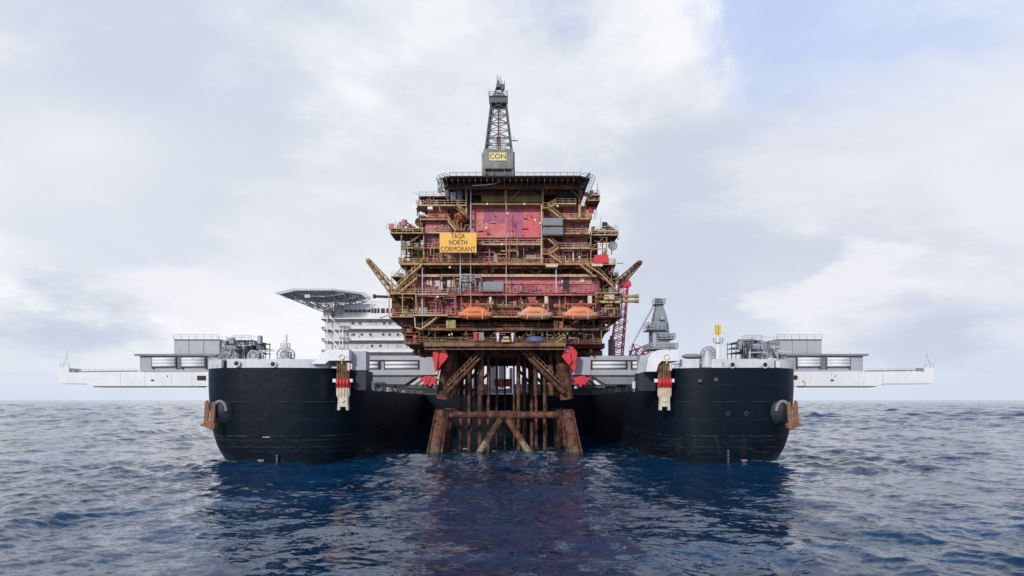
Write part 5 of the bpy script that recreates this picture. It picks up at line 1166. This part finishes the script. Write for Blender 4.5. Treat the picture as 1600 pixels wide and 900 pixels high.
# detail: doors, windows and cabinets on the front walls
rnd = random.Random(77)
for px0, py0, px1, py1, Y, m, nm in (
    (667, 438, 675, 447, 176.2, 'cream', 'window'), (679, 438, 687, 447, 176.2, 'cream', 'window'), (906, 433, 913, 441, 175.9, 'cream', 'window'), (880, 433, 889, 458, 175.9, 'dark', 'door'),
    (740, 519, 746, 533, 172.6, 'bright_red', 'door'), (748, 519, 756, 533, 172.6, 'midgrey', 'door'), (748, 440.5, 787, 455, 174, 'midgrey', 'cabinet'), (698, 436, 718, 456, 175, 'rust', 'cabinet'),
    (699, 438, 704, 455, 174.6, 'cream', 'cabinet'), (706, 438, 711, 455, 174.6, 'paleyellow', 'cabinet'), (686, 440, 692, 453, 174.6, 'bandwhite', 'cabinet'), (720, 428, 738, 440, 174.6, 'grey', 'cabinet'), (722, 442, 735, 457, 175, 'midgrey', 'cabinet'),
    (929, 398, 951, 411, 172.6, 'bright_red', 'container'), (920, 323, 928, 331, 176, 'bright_red', 'cabinet'), (853, 413, 872, 417, 172, 'cream', 'cabinet'), (925, 412, 942, 416, 172, 'cream', 'cabinet'),
    (697, 500, 712, 516, 172.6, 'olive', 'column_head'), (697, 501, 701, 516, 172.3, 'yellow', 'column_head'), (865, 501, 872, 516, 172.4, 'yellow', 'column_head'), (873, 502, 880, 516, 172.5, 'orange', 'column_head'),
    (665, 475, 676, 487, 175.9, 'darkrust', 'door'), (668, 322.5, 676, 327, 173.9, 'dish', 'cabinet'), (664, 330, 669, 335, 178, 'dark', 'window'), (754, 398, 760, 408, 176, 'bright_red', 'cabinet'), (820, 398, 838, 406, 176, 'midgrey', 'cabinet'),
    (838, 373, 844, 411, 176.5, 'rust', 'cabinet'), (784, 397, 788, 411, 176.5, 'dark', 'door'), (812, 446, 816, 455, 175.8, 'midgrey', 'cabinet'), (712, 335.5, 718, 341, 176, 'dark', 'window'),
    (919, 462, 925, 474, 172, 'cream', 'davit_post'), (764, 464, 768, 474, 172, 'cream', 'davit_post'), (851, 463, 856, 476, 172, 'cream', 'davit_post'), (944, 460, 960, 468, 172, 'paleyellow', 'tank')):
    mb = MB(); mb.pbox(px0, py0, px1, py1, Y, 1.0 if nm in ('window', 'door') else 1.8)
    part(mb, nm, m, bevel=.06)
# small pale and dark strips on the pink module, drip rails, thin fixtures everywhere
for (x0, y0, x1, y1, Y, n) in ((740, 320, 843, 368, 176.9, 26), (646, 432, 936, 457, 176.2, 90), (714, 468, 938, 490, 176.4, 60), (740, 373, 843, 409, 178.2, 50), (664, 343, 700, 408, 176.6, 46), (882, 323, 917, 408, 176.5, 50), (656, 515, 930, 533, 172.8, 80), (648, 464, 710, 490, 176.1, 36), (640, 413, 940, 428, 178, 60)):
    for i in range(n):
        px, py = rnd.uniform(x0, x1), rnd.uniform(y0, y1); w, h = rnd.choice(((.5, 3), (.4, 6), (1.5, 2), (3, .5), (6, .4), (2, 3), (9, .5), (1, 1), (.9, .9)))
        WF.new(('cream', 'darkrust', 'grey')[i % 3]).pbox(px, py, min(x1, px + w), min(y1, py + h), Y - .35, .4)
WF.flush('wall_fitting', plat)
# floodlights: small bright heads on short arms
for px, py in ((819, 319), (761, 319), (844, 349), (793, 334), (868, 368), (905, 402), (760, 356), (703, 418), (684, 464), (836, 344), (878, 440), (950, 484), (947, 508), (784, 382), (660, 381), (871, 322)):
    fl = MB(); c = W(px, py, 173); fl.box(c.x - .22, c.x + .22, 172.7, 173.1, c.z - .2, c.z + .2); fl.bar((c.x, 173, c.z), (c.x, 175, c.z + .3), .07)
    part(fl, 'floodlight', 'dish')

# davit frames above the boats
for px0, px1 in ((718, 771), (811, 860), (880, 934)):
    mb = MB(); mb.bar(W(px0 + 2, 475, 170.6), W(px1 - 2, 475, 170.6), .3)
    for px in (px0 + 3, px1 - 3):
        mb.bar(W(px, 475, 170.6), W(px, 462, 175), .3); mb.tube(W(px, 475, 170.4), W(px, 484, 169.9), .1, n=6); mb.bar(W(px, 475, 170.6), W(px, 475, 177), .3)
    mb.tube(W(px0 + 28, 470, 170.8), W(px0 + 28, 475, 170.8), .5, n=12)
    part(mb, 'davit', 'orange')
c = MB(); c.prism([(wx(a, 171), wz(b, 171)) for a, b in ((824, 464), (838, 464), (835, 473), (827, 473))], 171, 172); part(c, 'winch_guard', 'red')
# yellow winch with two white lamps at the cellar deck
mb = MB(); mb.box(wx(784, 170), wx(797, 170), 169.6, 170.6, wz(534.5, 170), wz(530, 170)); mb.box(wx(786, 170), wx(795, 170), 169.7, 170.5, wz(530, 170), wz(527, 170)); mb.tube(W(786, 528, 169.5), W(795, 528, 169.5), .4); part(mb, 'winch', 'paleyellow', bevel=.06)
for px in (778, 801):
    mb = MB(); c = W(px, 523, 170); mb.sphere((c.x, c.y, c.z), .42); mb.tube((c.x, c.y, c.z - 1.8), (c.x, c.y, c.z), .28, n=10); part(mb, 'lamp', 'dish', smooth_=True)
tb = MB(); rings = []
for j, (k, zz) in enumerate(((1, 534.5), (1.02, 532), (.96, 529), (.8, 527), (.5, 526))):
    c = W(836, zz, 171.6); rings.append([(c.x + 2.1 * k * math.cos(2*math.pi*i/16) * (1 + .1 * math.sin(3*i + j)), 171.6 + 1.1 * k * math.sin(2*math.pi*i/16), c.z + .12 * math.sin(i * 2.3)) for i in range(16)])
tb.loft(rings); tag(tb.build('tarpaulin', M['blue'], None, smooth_=True), 'crumpled blue tarpaulin heap on the lowest platform deck right of the yellow winch', 'tarpaulin')

# booms sticking out at both sides
for (a, b, w0, w1, m) in (((618, 458), (575, 407), 2.4, 1.0, 'yellow'), ((966, 444), (1000, 410), 2.2, 1.0, 'rust')):
    mb = MB(); lattice_boom(mb, W(a[0], a[1], 178), W(b[0], b[1], 174), w0, w1, 12, .16, Vector((.72 if a[0] > 800 else .72, 0, .69 * (1 if a[0] < 800 else -1)))); 
    mb.bar(W(a[0], a[1], 178), W(b[0], b[1], 174), .8, .5); part(mb, 'boom', m)
    e = MB(); c = W(b[0], b[1], 174); e.box(c.x - .5, c.x + .5, 173.5, 174.5, c.z - .3, c.z + .4); part(e, 'boom_tip', m)
for py, px1 in ((463, 998), (470.5, 998)):
    mb = MB(); mb.tube(W(930, py + 1, 173), W(px1, py, 173), .38, n=12); mb.tube(W(px1 - 6, py, 173), W(px1, py, 173), .5, n=12); part(mb, 'overhanging_pipe', 'olive')
mb = MB(); mb.tube(W(583, 463, 180), W(612, 464, 180), .35, n=12); mb.tube(W(583, 463, 180), W(587, 463, 180), .55, n=12); part(mb, 'overhanging_pipe', 'darkrust')
mb = MB(); mb.bar(W(930, 458, 173), W(968, 458, 173), .3); mb.bar(W(940, 472, 172.6), W(972, 472, 172.6), .5); part(mb, 'girder', 'paleyellow')
# machines on the antenna platforms
for sx, base, seed in ((632, 357, 41), (945, 361, 42)):
    r_ = random.Random(seed); am, bm_ = ('pink', 'dark') if sx < 800 else ('dark', 'midgrey')
    for i in range(9):
        px = sx + r_.uniform(-14, 16); h = r_.uniform(2, 7); w = r_.uniform(1.5, 4); EQ.new(am if i % 2 else bm_).pbox(px, base - h, px + w, base, 174.5 + r_.random() * 3, 1.5)
    a = MB(); b_ = MB(); a.tube(W(sx, base - 13, 176), W(sx, base - 4, 176), .7, n=12); b_.bar(W(sx + 2, base - 10, 176), W(sx + 18, base, 176), .35); b_.bar(W(sx - 3, base - 14, 176), W(sx - 3, base, 176), .3)
    part(a, 'equipment', 'pink' if sx < 800 else 'dark'); part(b_, 'equipment', 'dark' if sx < 800 else 'midgrey')
EQ.flush('equipment', plat, 90); PP.flush('pipe', plat, 96)
# odds and ends breaking the outline of both sides
PO = Pieces(); rr_ = random.Random(91)
for i in range(120):
    side = rr_.random() < .5
    lo_, hi_, py = rr_.choice(((600, 662, 357), (618, 660, 411), (604, 650, 459), (604, 652, 493), (650, 700, 319), (630, 664, 385), (612, 650, 432), (632, 668, 536))) if side else rr_.choice(((922, 968, 361), (918, 964, 411), (928, 975, 459), (932, 975, 493), (900, 940, 305), (915, 940, 341), (930, 966, 430), (905, 944, 536)))
    px = rr_.uniform(lo_, hi_); Y = rr_.uniform(173.2, 178); mb = PO.new(rr_.choice(('rust', 'yellow', 'midgrey', 'darkrust', 'red', 'paleyellow')))
    k = rr_.random(); a = W(px, py + rr_.uniform(-1, 2), Y)
    if k < .35: mb.bar(a, a + Vector((rr_.uniform(-.3, .3), 0, rr_.uniform(1, 3.2))), .12)
    elif k < .6: mb.tube(a, a + Vector((rr_.uniform(-2.4, 2.4), 0, rr_.uniform(-2, 2))), .12, n=7)
    elif k < .85: w = rr_.uniform(.5, 1.6); mb.box(a.x, a.x + w, Y, Y + 1, a.z, a.z + rr_.uniform(.5, 1.7))
    else: mb.tube(a, a + Vector((0, 0, rr_.uniform(.8, 2))), rr_.uniform(.3, .6), n=10)
PO.flush('deck_fitting', plat, 98)
# aerials
for p, q in (((648, 300), (658, 309)), ((655, 304), (655, 320)), ((670, 306), (676, 318)), ((618, 345), (618, 357)), ((962, 350), (963, 361)), ((930, 300), (930, 312)), ((936, 303), (936, 312)), ((925, 293), (926, 305)), ((938, 340), (939, 361)), ((616, 429), (612, 458)), ((908, 270), (908, 262))): mb = MB(); mb.bar(W(*p, 175), W(*q, 175), .1); part(mb, 'aerial', 'midgrey')

def dish(px, py, Y, r, m, label, face=(-.5, -1, .1)):
    c = W(px, py, Y); t = thing('satellite_dish', label, 'dish', (c.x, c.y, c.z), 'dishes on the platform sides'); f = Vector(face).normalized()
    up = Vector((0, 0, 1)); a = f.cross(up).normalized(); b = a.cross(f)
    mb = MB(); rings = []
    for k, (rr, dd) in enumerate(((.12, .42), (.45, .36), (.75, .2), (1, 0), (1.0, .08), (.7, .3), (.4, .46), (.1, .52))):
        rings.append([c + a * rr * r * math.cos(2*math.pi*i/20) + b * rr * r * math.sin(2*math.pi*i/20) - f * dd * r * .7 for i in range(20)])
    mb.loft(rings); mb.build('reflector', M[m], t, smooth_=True)
    s = MB(); s.bar(c - f * r * .3, c - f * (r * .3 + .9) - Vector((0, 0, .4)), .2); s.bar(c - f * (r * .3 + .8), c - f * (r * .3 + .8) - Vector((0, 0, 2)), .22); s.build('bracket', M['darkgrey'], t)
dish(648, 323, 173.5, .8, 'dish', 'small white dish highest on the left edge of the platform', (-.6, -1, .2)); dish(957.5, 384, 175, 1.2, 'dishgrey', 'round grey dish on the right edge of the platform', (.1, -1, 0))
dish(630, 394, 174.5, .8, 'dish', 'white dish on the left edge of the platform just above the long yellow walkway', (-.8, -1, 0)); dish(633, 383, 175, .9, 'dishgrey', 'grey dish directly above the lower white dish, left edge of the platform', (-.3, -1, 0))

# grey containers hung outside the wall
for i, (y0, y1) in enumerate(((340.5, 352), (355, 366.5))):
    mb = MB(); mb.pbox(848.5, y0, 879.5, y1, 171.4, 2.4)
    for k in range(16): x = wx(849.5 + k * 1.9, 171.4); mb.box(x, x + .14, 171.32, 171.41, wz(y1, 171.4) + .15, wz(y0, 171.4) - .15)
    o = mb.build('grey_cabin', M['midgrey'], None, bevel=.05)
    tag(o, ('upper' if i == 0 else 'lower') + ' of the two ribbed grey cabins stacked right of the big pink wall', 'cabin', 'ribbed grey cabins on the platform front')
    e = MB(); e.box(wx(848, 171.4), wx(880, 171.4), 171.5, 177, wz(y1, 171.4) - .25, wz(y1, 171.4) - .05); part(e, 'cabin_shelf', 'darkrust')

# ---- signs
def text_mesh(body, size, m, name, parent, loc, width=None):
    cu = bpy.data.curves.new(name, 'FONT'); cu.body = body; cu.size = size; cu.align_x = 'CENTER'; cu.align_y = 'CENTER'; cu.extrude = .03; cu.offset = 0
    tmp = bpy.data.objects.new(name, cu); COL.objects.link(tmp); dg = bpy.context.evaluated_depsgraph_get(); me = bpy.data.meshes.new_from_object(tmp.evaluated_get(dg))
    bpy.data.objects.remove(tmp); 
    w = max(v.co.x for v in me.vertices) - min(v.co.x for v in me.vertices); s = (width / w) if width else 1
    for v in me.vertices: x, y, z = v.co; v.co = (x * s, -z - .0, y)
    me.materials.clear(); me.materials.append(M[m]); o = bpy.data.objects.new(name, me); COL.objects.link(o)
    o.parent = parent; off = Vector(parent.location); r = parent.parent
    while r is not None: off = off + Vector(r.location); r = r.parent
    o.location = Vector(loc) - off; return o
Ys = 170.8
sg = thing('name_board', 'orange board with black lettering TAQA NORTH CORMORANT on the upper left of the platform', 'sign', W(715.5, 395, Ys))
mb = MB(); mb.pbox(687, 363.5, 744.5, 394.5, Ys, .25); mb.build('board', M['sign'], sg)
fr = MB()
for px in (692, 715, 740): fr.pbox(px - .5, 366, px + .5, 393, Ys + .27, .3); fr.bar(W(px, 380, Ys + .5), W(px, 384, Ys + 3.5), .14)
fr.build('support_frame', M['darkrust'], sg)
for s_, py, w in (('TAQA', 369, 21.5), ('NORTH', 379.2, 28), ('CORMORANT', 389.6, 54)):
    text_mesh(s_, 1.78, 'letter', 'lettering', sg, W(715.6, py, Ys - .04), w * Ys / F)

# ---- derrick
def derrick():
    Y = 196.0; hw = 24.0 * Y / F; cx = wx(779, Y); X = lambda px: wx(px, Y); Z = lambda py: wz(py, Y + (4.2 if py < 200 else 2 if py < 232 else 0))
    t = thing('drilling_derrick', 'tapering grey lattice derrick with clad base reading CON, standing on the platform roof', 'derrick', (cx, Y + 3.8, Z(277)))
    cy = Y + 4.2
    # open legs under the cladding
    lg = MB()
    for sx in (-1, 1):
        for sy in (-1, 1): lg.bar((cx + sx * 4.1, cy + sy * 3.8, wz(274.5, 167)), (cx + sx * 4.0, cy + sy * 3.8, Z(263)), .6)
        lg.bar((cx + sx * 4.1, cy - 3.8, wz(274.5, 167)), (cx + sx * 1.6, cy - 3.8, Z(264)), .2)
    lg.box(cx - 3.6, cx + 3.6, cy - 2.8, cy + 3, Z(276), Z(264)); lg.build('substructure', M['mast'], t)
    cl = MB(); y0 = cy - 4.3
    for (a, b, yy, zz0, zz1) in ((X(755.5), X(801.5), y0, Z(263.5), Z(233)), (X(752.5), X(755.4), y0 + .8, Z(276), Z(237)), (X(801.6), X(804.5), y0 + .8, Z(262), Z(236))):
        cl.box(a, b, yy, cy + 4.2, zz0, zz1)
    for i in range(30): x = X(756.5) + i * (X(801) - X(756.5)) / 29; cl.box(x - .05, x + .05, y0 - .07, y0 + .01, Z(263), Z(233.5))
    cl.build('wind_wall', M['clad'], t)
    bd = MB(); bd.box(X(764.5), X(791.5), y0 - .25, y0 - .08, Z(251.5), Z(239)); bo = bd.build('name_plate', M['signpale'], t)
    text_mesh('CON', 2.0, 'letter', 'lettering', bo, (X(778), y0 - .29, Z(245.2)), X(790.5) - X(765.5))
    # mast
    zb, zt = Z(233), Z(163); wb, wt = 3.85, 2.2
    def C(u, i):
        w = wb + (wt - wb) * u; d_ = 3.6 + (1.9 - 3.6) * u; a, b = ((-1, -1), (1, -1), (1, 1), (-1, 1))[i]; return Vector((cx + a * w, cy + b * d_, zb + (zt - zb) * u))
    ms = MB(); lv = [0, .13, .26, .40, .55, .7, .85, 1]
    for i in range(4): ms.bar(C(0, i), C(1, i), .36)
    for k, u in enumerate(lv):
        for i in range(4):
            j = (i + 1) % 4; ms.bar(C(u, i), C(u, j), .16)
            if k < len(lv) - 1:
                v = lv[k + 1]; mid = (C((u + v) / 2, i) + C((u + v) / 2, j)) / 2
                ms.bar(C(u, i), mid, .13); ms.bar(C(u, j), mid, .13); ms.bar(C(v, i), mid, .13); ms.bar(C(v, j), mid, .13)
    ms.build('mast_frame', M['mast'], t)
    # clad ladder ways beside the two front legs
    ld = MB()
    for sx in (-1, 1):
        a, b = C(0, 0 if sx < 0 else 1), C(.97, 0 if sx < 0 else 1); o_ = Vector((-sx * .35, 1.2, 0)); o2 = Vector((-sx * .7, 3.4, 0))
        ld.bar(a + o_, b + o_, .6 if sx < 0 else .3, .3)
        if sx < 0:
            for k in range(16): p = a.lerp(b, k / 16); ld.bar(p, p + o2, .1)
            ld.bar(a + o2, b + o2, .2)
    ld.build('ladder_way', M['mast'], t)
    ds = MB(); ds.tube((cx - .1, cy, zb), (cx - .1, cy, zt), .22, n=8); ds.tube((cx + .5, cy + .4, zb), (cx + .3, cy + .4, zt), .09, n=6); ds.box(cx - .7, cx + .6, cy - .5, cy + .5, zb + 3, zb + 5); ds.build('travelling_block', M['rust'], t)
    bf = MB(); bf.bar(C(.19, 1), C(.19, 1) + Vector((2.0, 0, 0)), .22); bf.bar(C(.19, 1) + Vector((.8, 0, -.4)), C(.19, 1) + Vector((.8, 0, 1.2)), .1); bf.build('side_arm', M['mast'], t)
    # crown
    cr = MB(); cr.box(X(764.5), X(792.5), cy - 2.4, cy + 2.4, Z(165.5), Z(157)); cr.box(X(763.5), X(793), cy - 2.7, cy + 2.7, Z(156.8), Z(155.5)); cr.build('crown_block', M['mast'], t)
    rr = MB(); zz = Z(155.5); rr.rail((X(763.5), cy - 2.7, zz), (X(793), cy - 2.7, zz), 1.1, .08, 1.1); rr.rail((X(763.5), cy - 2.7, zz), (X(763.5), cy + 2.7, zz), 1.1, .08, 1.1); rr.rail((X(793), cy - 2.7, zz), (X(793), cy + 2.7, zz), 1.1, .08, 1.1)
    rr.bar((X(764.5), cy - 2.6, zz), (X(764.5), cy - 2.6, Z(147)), .12); rr.bar((X(792), cy - 2.6, zz), (X(792), cy - 2.6, Z(147)), .12); rr.build('railing', M['mast'], t)
    tw = MB()
    P = lambda px, py, dy=0: Vector((X(px), cy + dy, Z(py)))
    for a, b in (((770, 156), (775, 138)), ((788, 156), (783, 138)), ((770, 156), (783, 147)), ((788, 156), (776, 147)), ((773, 147), (785, 147)), ((775, 138), (783, 138))):
        for dy in (-1, 1): tw.bar(P(*a, dy), P(*b, dy * .6), .24)
    tw.box(X(769), X(789), cy - 1.5, cy + 1.5, Z(155.4), Z(151)); tw.box(X(775), X(784), cy - 1, cy + 1, Z(138), Z(133)); tw.box(X(782), X(787.5), cy - .8, cy + .8, Z(140.5), Z(133)); tw.box(X(776.5), X(780), cy - .6, cy + .6, Z(133), Z(127))
    for a, b in (((776.3, 140), (776.3, 117)), ((779, 133), (779, 122)), ((781.3, 133), (781.3, 119)), ((788, 140), (788, 126)), ((787, 131), (787, 139)), ((783.5, 134), (784, 125))): tw.bar(P(*a), P(*b), .18)
    tw.build('antenna_top', M['mast'], t)
derrick()

# ---- lifeboats
def lifeboat():
    pxc, Y = 743.0, 168.6; c = W(pxc, 501, Y)
    t = thing('lifeboat', 'x', 'lifeboat', (c.x, c.y, c.z), 'enclosed lifeboats hanging under davits')
    L = 27.5 * Y / F; sc = Y / F
    def ring(u, part_):
        x = c.x + u * L; e = max(0, 1 - abs(u) ** 3.2); b = 1.45 * (e ** .55) + .03
        if part_ == 'hull':
            keel = c.z + .25 + .8 * abs(u) ** 4; top = c.z + 10.0 * sc + .42 * u * u; b *= 1.06
            return [(x, c.y - b, top), (x, c.y - b * .97, top - .5), (x, c.y - b * .72, (top + keel) / 2 - .25), (x, c.y - b * .3, keel + .05), (x, c.y, keel), (x, c.y + b * .3, keel + .05), (x, c.y + b * .72, (top + keel) / 2 - .25), (x, c.y + b * .97, top - .5), (x, c.y + b, top)]
        base = c.z + 10.8 * sc; uu = (u + .02) / .80; h = (10.9 * sc) * max(0, 1 - abs(uu) ** 3.0) ** .7 + .02; b2 = b * .80
        if -.72 < u < -.38: pass
        return [(x, c.y - b2, base), (x, c.y - b2 * .86, base + h * .55), (x, c.y - b2 * .55, base + h * .9), (x, c.y, base + h), (x, c.y + b2 * .55, base + h * .9), (x, c.y + b2 * .86, base + h * .55), (x, c.y + b2, base)]
    us = [-1 + 2 * i / 28 for i in range(29)]
    h = MB(); h.loft([ring(u * .998, 'hull') for u in us]); h.build('hull', M['boat_orange'], t, smooth_=True)
    k = MB(); k.loft([ring(-.80 + 1.56 * i / 24, 'top') for i in range(25)]); k.build('canopy', M['boat_orange'], t, smooth_=True)
    f = MB()
    for sgn in (-1, 1):
        for a, b in zip(us[:-1], us[1:]):
            p, q = ring(a * .998, 'hull')[0], ring(b * .998, 'hull')[0]; off = Vector((0, 2 * (c.y - p[1]) if sgn > 0 else 0, 0)); f.bar(Vector(p) + off, Vector(q) + Vector((0, 2 * (c.y - q[1]) if sgn > 0 else 0, 0)), .16, .2)
    f.build('fender', M['boat_faded'], t)
    cp = MB(); z = c.z + 18.5 * sc; cp.box(c.x - L * .52, c.x - L * .24, c.y - .55, c.y + .55, z - .7, z + .55); co = cp.build('cockpit', M['boat_orange'], t, bevel=.22)
    w = MB()
    for dx in (-.47, -.38, -.29): w.box(c.x + L * dx - .12, c.x + L * dx + .12, c.y - .62, c.y - .5, z + .1, z + .36)
    w.build('window', M['glass'], co)
    rt = MB()
    for i in range(9): rt.box(c.x + L * (-.8 + i * .2) - .14, c.x + L * (-.8 + i * .2) + .14, c.y - 1.60, c.y - 1.2, c.z + 7.4 * sc, c.z + 8.6 * sc)
    rt.build('reflective_tape', M['bandwhite'], t)
    ht = MB(); ht.box(c.x + L * .32, c.x + L * .5, c.y - 1.18, c.y - .8, c.z + 11.2 * sc, c.z + 16 * sc); ht.build('hatch', M['boat_faded'], t, bevel=.05)
    g = MB()
    for i in range(6): g.tube((c.x + L * (-.12 + i * .075), c.y - 1.25, c.z + 12.6 * sc), (c.x + L * (-.12 + i * .075), c.y - .9, c.z + 12.6 * sc), .07, n=8)
    g.build('porthole', M['darkrust'], t)
    hk = MB()
    for s_ in (-.72, .72): hk.box(c.x + L * s_ - .12, c.x + L * s_ + .12, c.y - .1, c.y + .1, c.z + 12 * sc, c.z + 22 * sc)
    hk.build('lifting_hook', M['midgrey'], t)
    sk = MB(); 
    for s_ in (-.45, .4): sk.box(c.x + L * s_ - .1, c.x + L * s_ + .1, c.y - 1.5, c.y - 1.2, c.z + 1.5 * sc, c.z + 9 * sc)
    sk.build('skate', M['boat_faded'], t)
    return t
lb = lifeboat()
labs = ('bright orange enclosed lifeboat, leftmost of three under the platform davits', 'faded peach lifeboat with a whitish canopy end, middle of the three', 'salmon orange enclosed lifeboat, rightmost of three, nearest the red crane')
lb['label'] = labs[0]
for i, (px, m) in enumerate(((836, 'boat_faded'), (907, 'boat_pink'))):
    o = copy_tree(lb); o.location.x = wx(px, 168.6); o['label'] = labs[i + 1]
    for ch in o.children:
        for s_ in ch.material_slots:
            if s_.material == M['boat_orange']: s_.link = 'OBJECT'; s_.material = M[m]
        for g in ch.children:
            for s_ in g.material_slots:
                if s_.material == M['boat_orange']: s_.link = 'OBJECT'; s_.material = M[m]

# ---- leg stubs of the topside with braces and gratings
zl = 0
def leg(px_t, py_t, px_b, py_b, Y, r, m='legrust', name='leg', parent=None, Yb_=None):
    mb = MB(); p = W(px_t, py_t, Y); q = W(px_b, py_b, Yb_ or Y); mb.tube(p, q, r, n=24)
    if name == 'leg':
        for u in (.25, .55, .85): a = p.lerp(q, u); mb.tube(a, p.lerp(q, u + .02), r * 1.05, n=24)
    return part(mb, name, m, parent, smooth_=False)
leg(704, 545, 692, 624, 178.5, 1.75); leg(875, 545, 886, 624, 178.5, 1.75)
leg(709, 548, 702, 620, 205, 1.7); leg(870, 548, 876, 620, 205, 1.7)
for px in (708, 716, 863, 870): leg(px, 545, px + (px - 787) * .03, 616, 182, .45, name='caisson')
leg(708, 552, 704, 618, 222, 1.7); leg(866, 552, 872, 618, 222, 1.7)
for a, b, Y, r in (((762, 546), (698, 614), 175, .55), ((814, 546), (881, 614), 175, .55), ((760, 550), (706, 612), 205, .5), ((815, 550), (872, 612), 205, .5), ((722, 546), (740, 566), 176, .3), ((850, 546), (835, 566), 176, .3), ((700, 560), (690, 600), 190, .4), ((880, 590), (820, 552), 200, .4), ((700, 590), (755, 552), 196, .4), ((720, 612), (756, 566), 214, .45), ((858, 612), (818, 566), 214, .45), ((735, 614), (766, 580), 224, .4), ((712, 598), (742, 562), 224, .4), ((842, 614), (812, 580), 224, .4), ((868, 598), (836, 562), 224, .4), ((700, 575), (722, 552), 186, .3), ((878, 575), (856, 552), 186, .3)):
    leg(*a, *b, Y, r, name='brace')
for sgn, a, b in ((1, (752, 549), (699, 603)), (-1, (824, 549), (880, 603))):
    mb = MB(); p, q = W(*a, 174), W(*b, 174)
    for o_ in (Vector((0, 0, 0)), Vector((0, 1.2, 0))):
        mb.bar(p + o_, q + o_, .16, .3); mb.bar(p + o_ + Vector((0, 0, 1.1)), q + o_ + Vector((0, 0, 1.1)), .1)
        for i in range(11): mb.bar(p.lerp(q, i / 10) + o_, p.lerp(q, i / 10) + o_ + Vector((0, 0, 1.1)), .1)
    for i in range(30): c = p.lerp(q, i / 29); mb.box(c.x - .12, c.x + .12, c.y, c.y + 1.2, c.z - .03, c.z + .04)
    part(mb, 'stair', 'rust')
mb = MB()
for px, Y in ((712, 178), (722, 186), (736, 182), (753, 178), (836, 180), (852, 190), (860, 178), (744, 200), (828, 200), (731, 195), (846, 196), (870, 186)): 
    c = MB(); c.tube(W(px, 545, Y), W(px + (px - 787) * .02, 618, Y), rnd.choice((.4, .5, .65)), n=12); part(c, 'caisson', 'legrust')

# ================================================================== THE JACKET
jk = thing('steel_jacket', 'rusty cut-off steel jacket frame standing in the sea under the platform', 'jacket', (wx(787, 185), 185, 0))
def jleg(pt, pb, Y, Y2, r):
    mb = MB(); p, q = W(*pt, Y), W(*pb, Y2); d_ = (q - p); q = q + d_ * .25; mb.tube(p, q, r, n=24); mb.tube(p, p.lerp(q, .02), r * 1.06, n=24)
    o = part(mb, 'leg', 'legtide', jk)
    rs = MB()
    for k in range(2): off = Vector(((k - .5) * 2.4 * r * .9, -r * 1.0, 0)); rs.tube(p + off * .85, q + off, .16, n=8)
    part(rs, 'riser', 'legtide', o); return o
jleg((691, 642), (680, 706), 173, 171, 1.7); jleg((885, 642), (897, 706), 173, 171, 1.7)
jleg((699, 640), (692, 694), 192, 192, 1.6); jleg((877, 640), (884, 694), 192, 192, 1.6)
jleg((703, 638), (699, 686), 216, 216, 1.6); jleg((870, 638), (875, 686), 216, 216, 1.6)
for a, b, Y, r in (((694, 648.5), (884, 648.5), 172.6, .85), ((702, 646), (874, 646), 192, .6), ((705, 644), (868, 644), 216, .6)):
    mb = MB(); mb.tube(W(*a, Y), W(*b, Y), r, n=20)
    if Y < 180: mb.tube(W(765, 648.5, Y), W(812, 648.5, Y), r * 1.25, n=20)
    part(mb, 'horizontal_brace', 'legrust', jk)
for s in (-1, 1):
    mb = MB(); xa = 694 if s < 0 else 884; mb.tube(W(xa, 648.5, 173), W(703 if s < 0 else 870, 644, 216), .7, n=16); part(mb, 'horizontal_brace', 'legrust', jk)
    mb = MB(); p, q = W(788 + s * 5, 655, 172.2), W(788 + s * 38, 706, 171.5); mb.tube(p, q + (q - p) * .25, .85, n=20); part(mb, 'diagonal_brace', 'bracetide', jk)
# conductor pipes through the frame
cg = random.Random(9)
for i, (px, Y) in enumerate(((720, 186), (733, 180), (735.5, 196), (750, 180), (751, 200), (763, 180), (776, 190), (789, 200), (803, 190), (810, 182), (818, 200), (820, 186), (831, 196), (838, 182), (851, 180), (852, 196), (777, 206), (764, 204))):
    mb = MB(); r = (.26 if 764 < px < 806 else .42 if i % 3 else .55); x = wx(px, Y); mb.tube((x, Y, -4), (x, Y, wz(545, Y)), r, n=14)
    part(mb, 'conductor', 'piletide', jk)
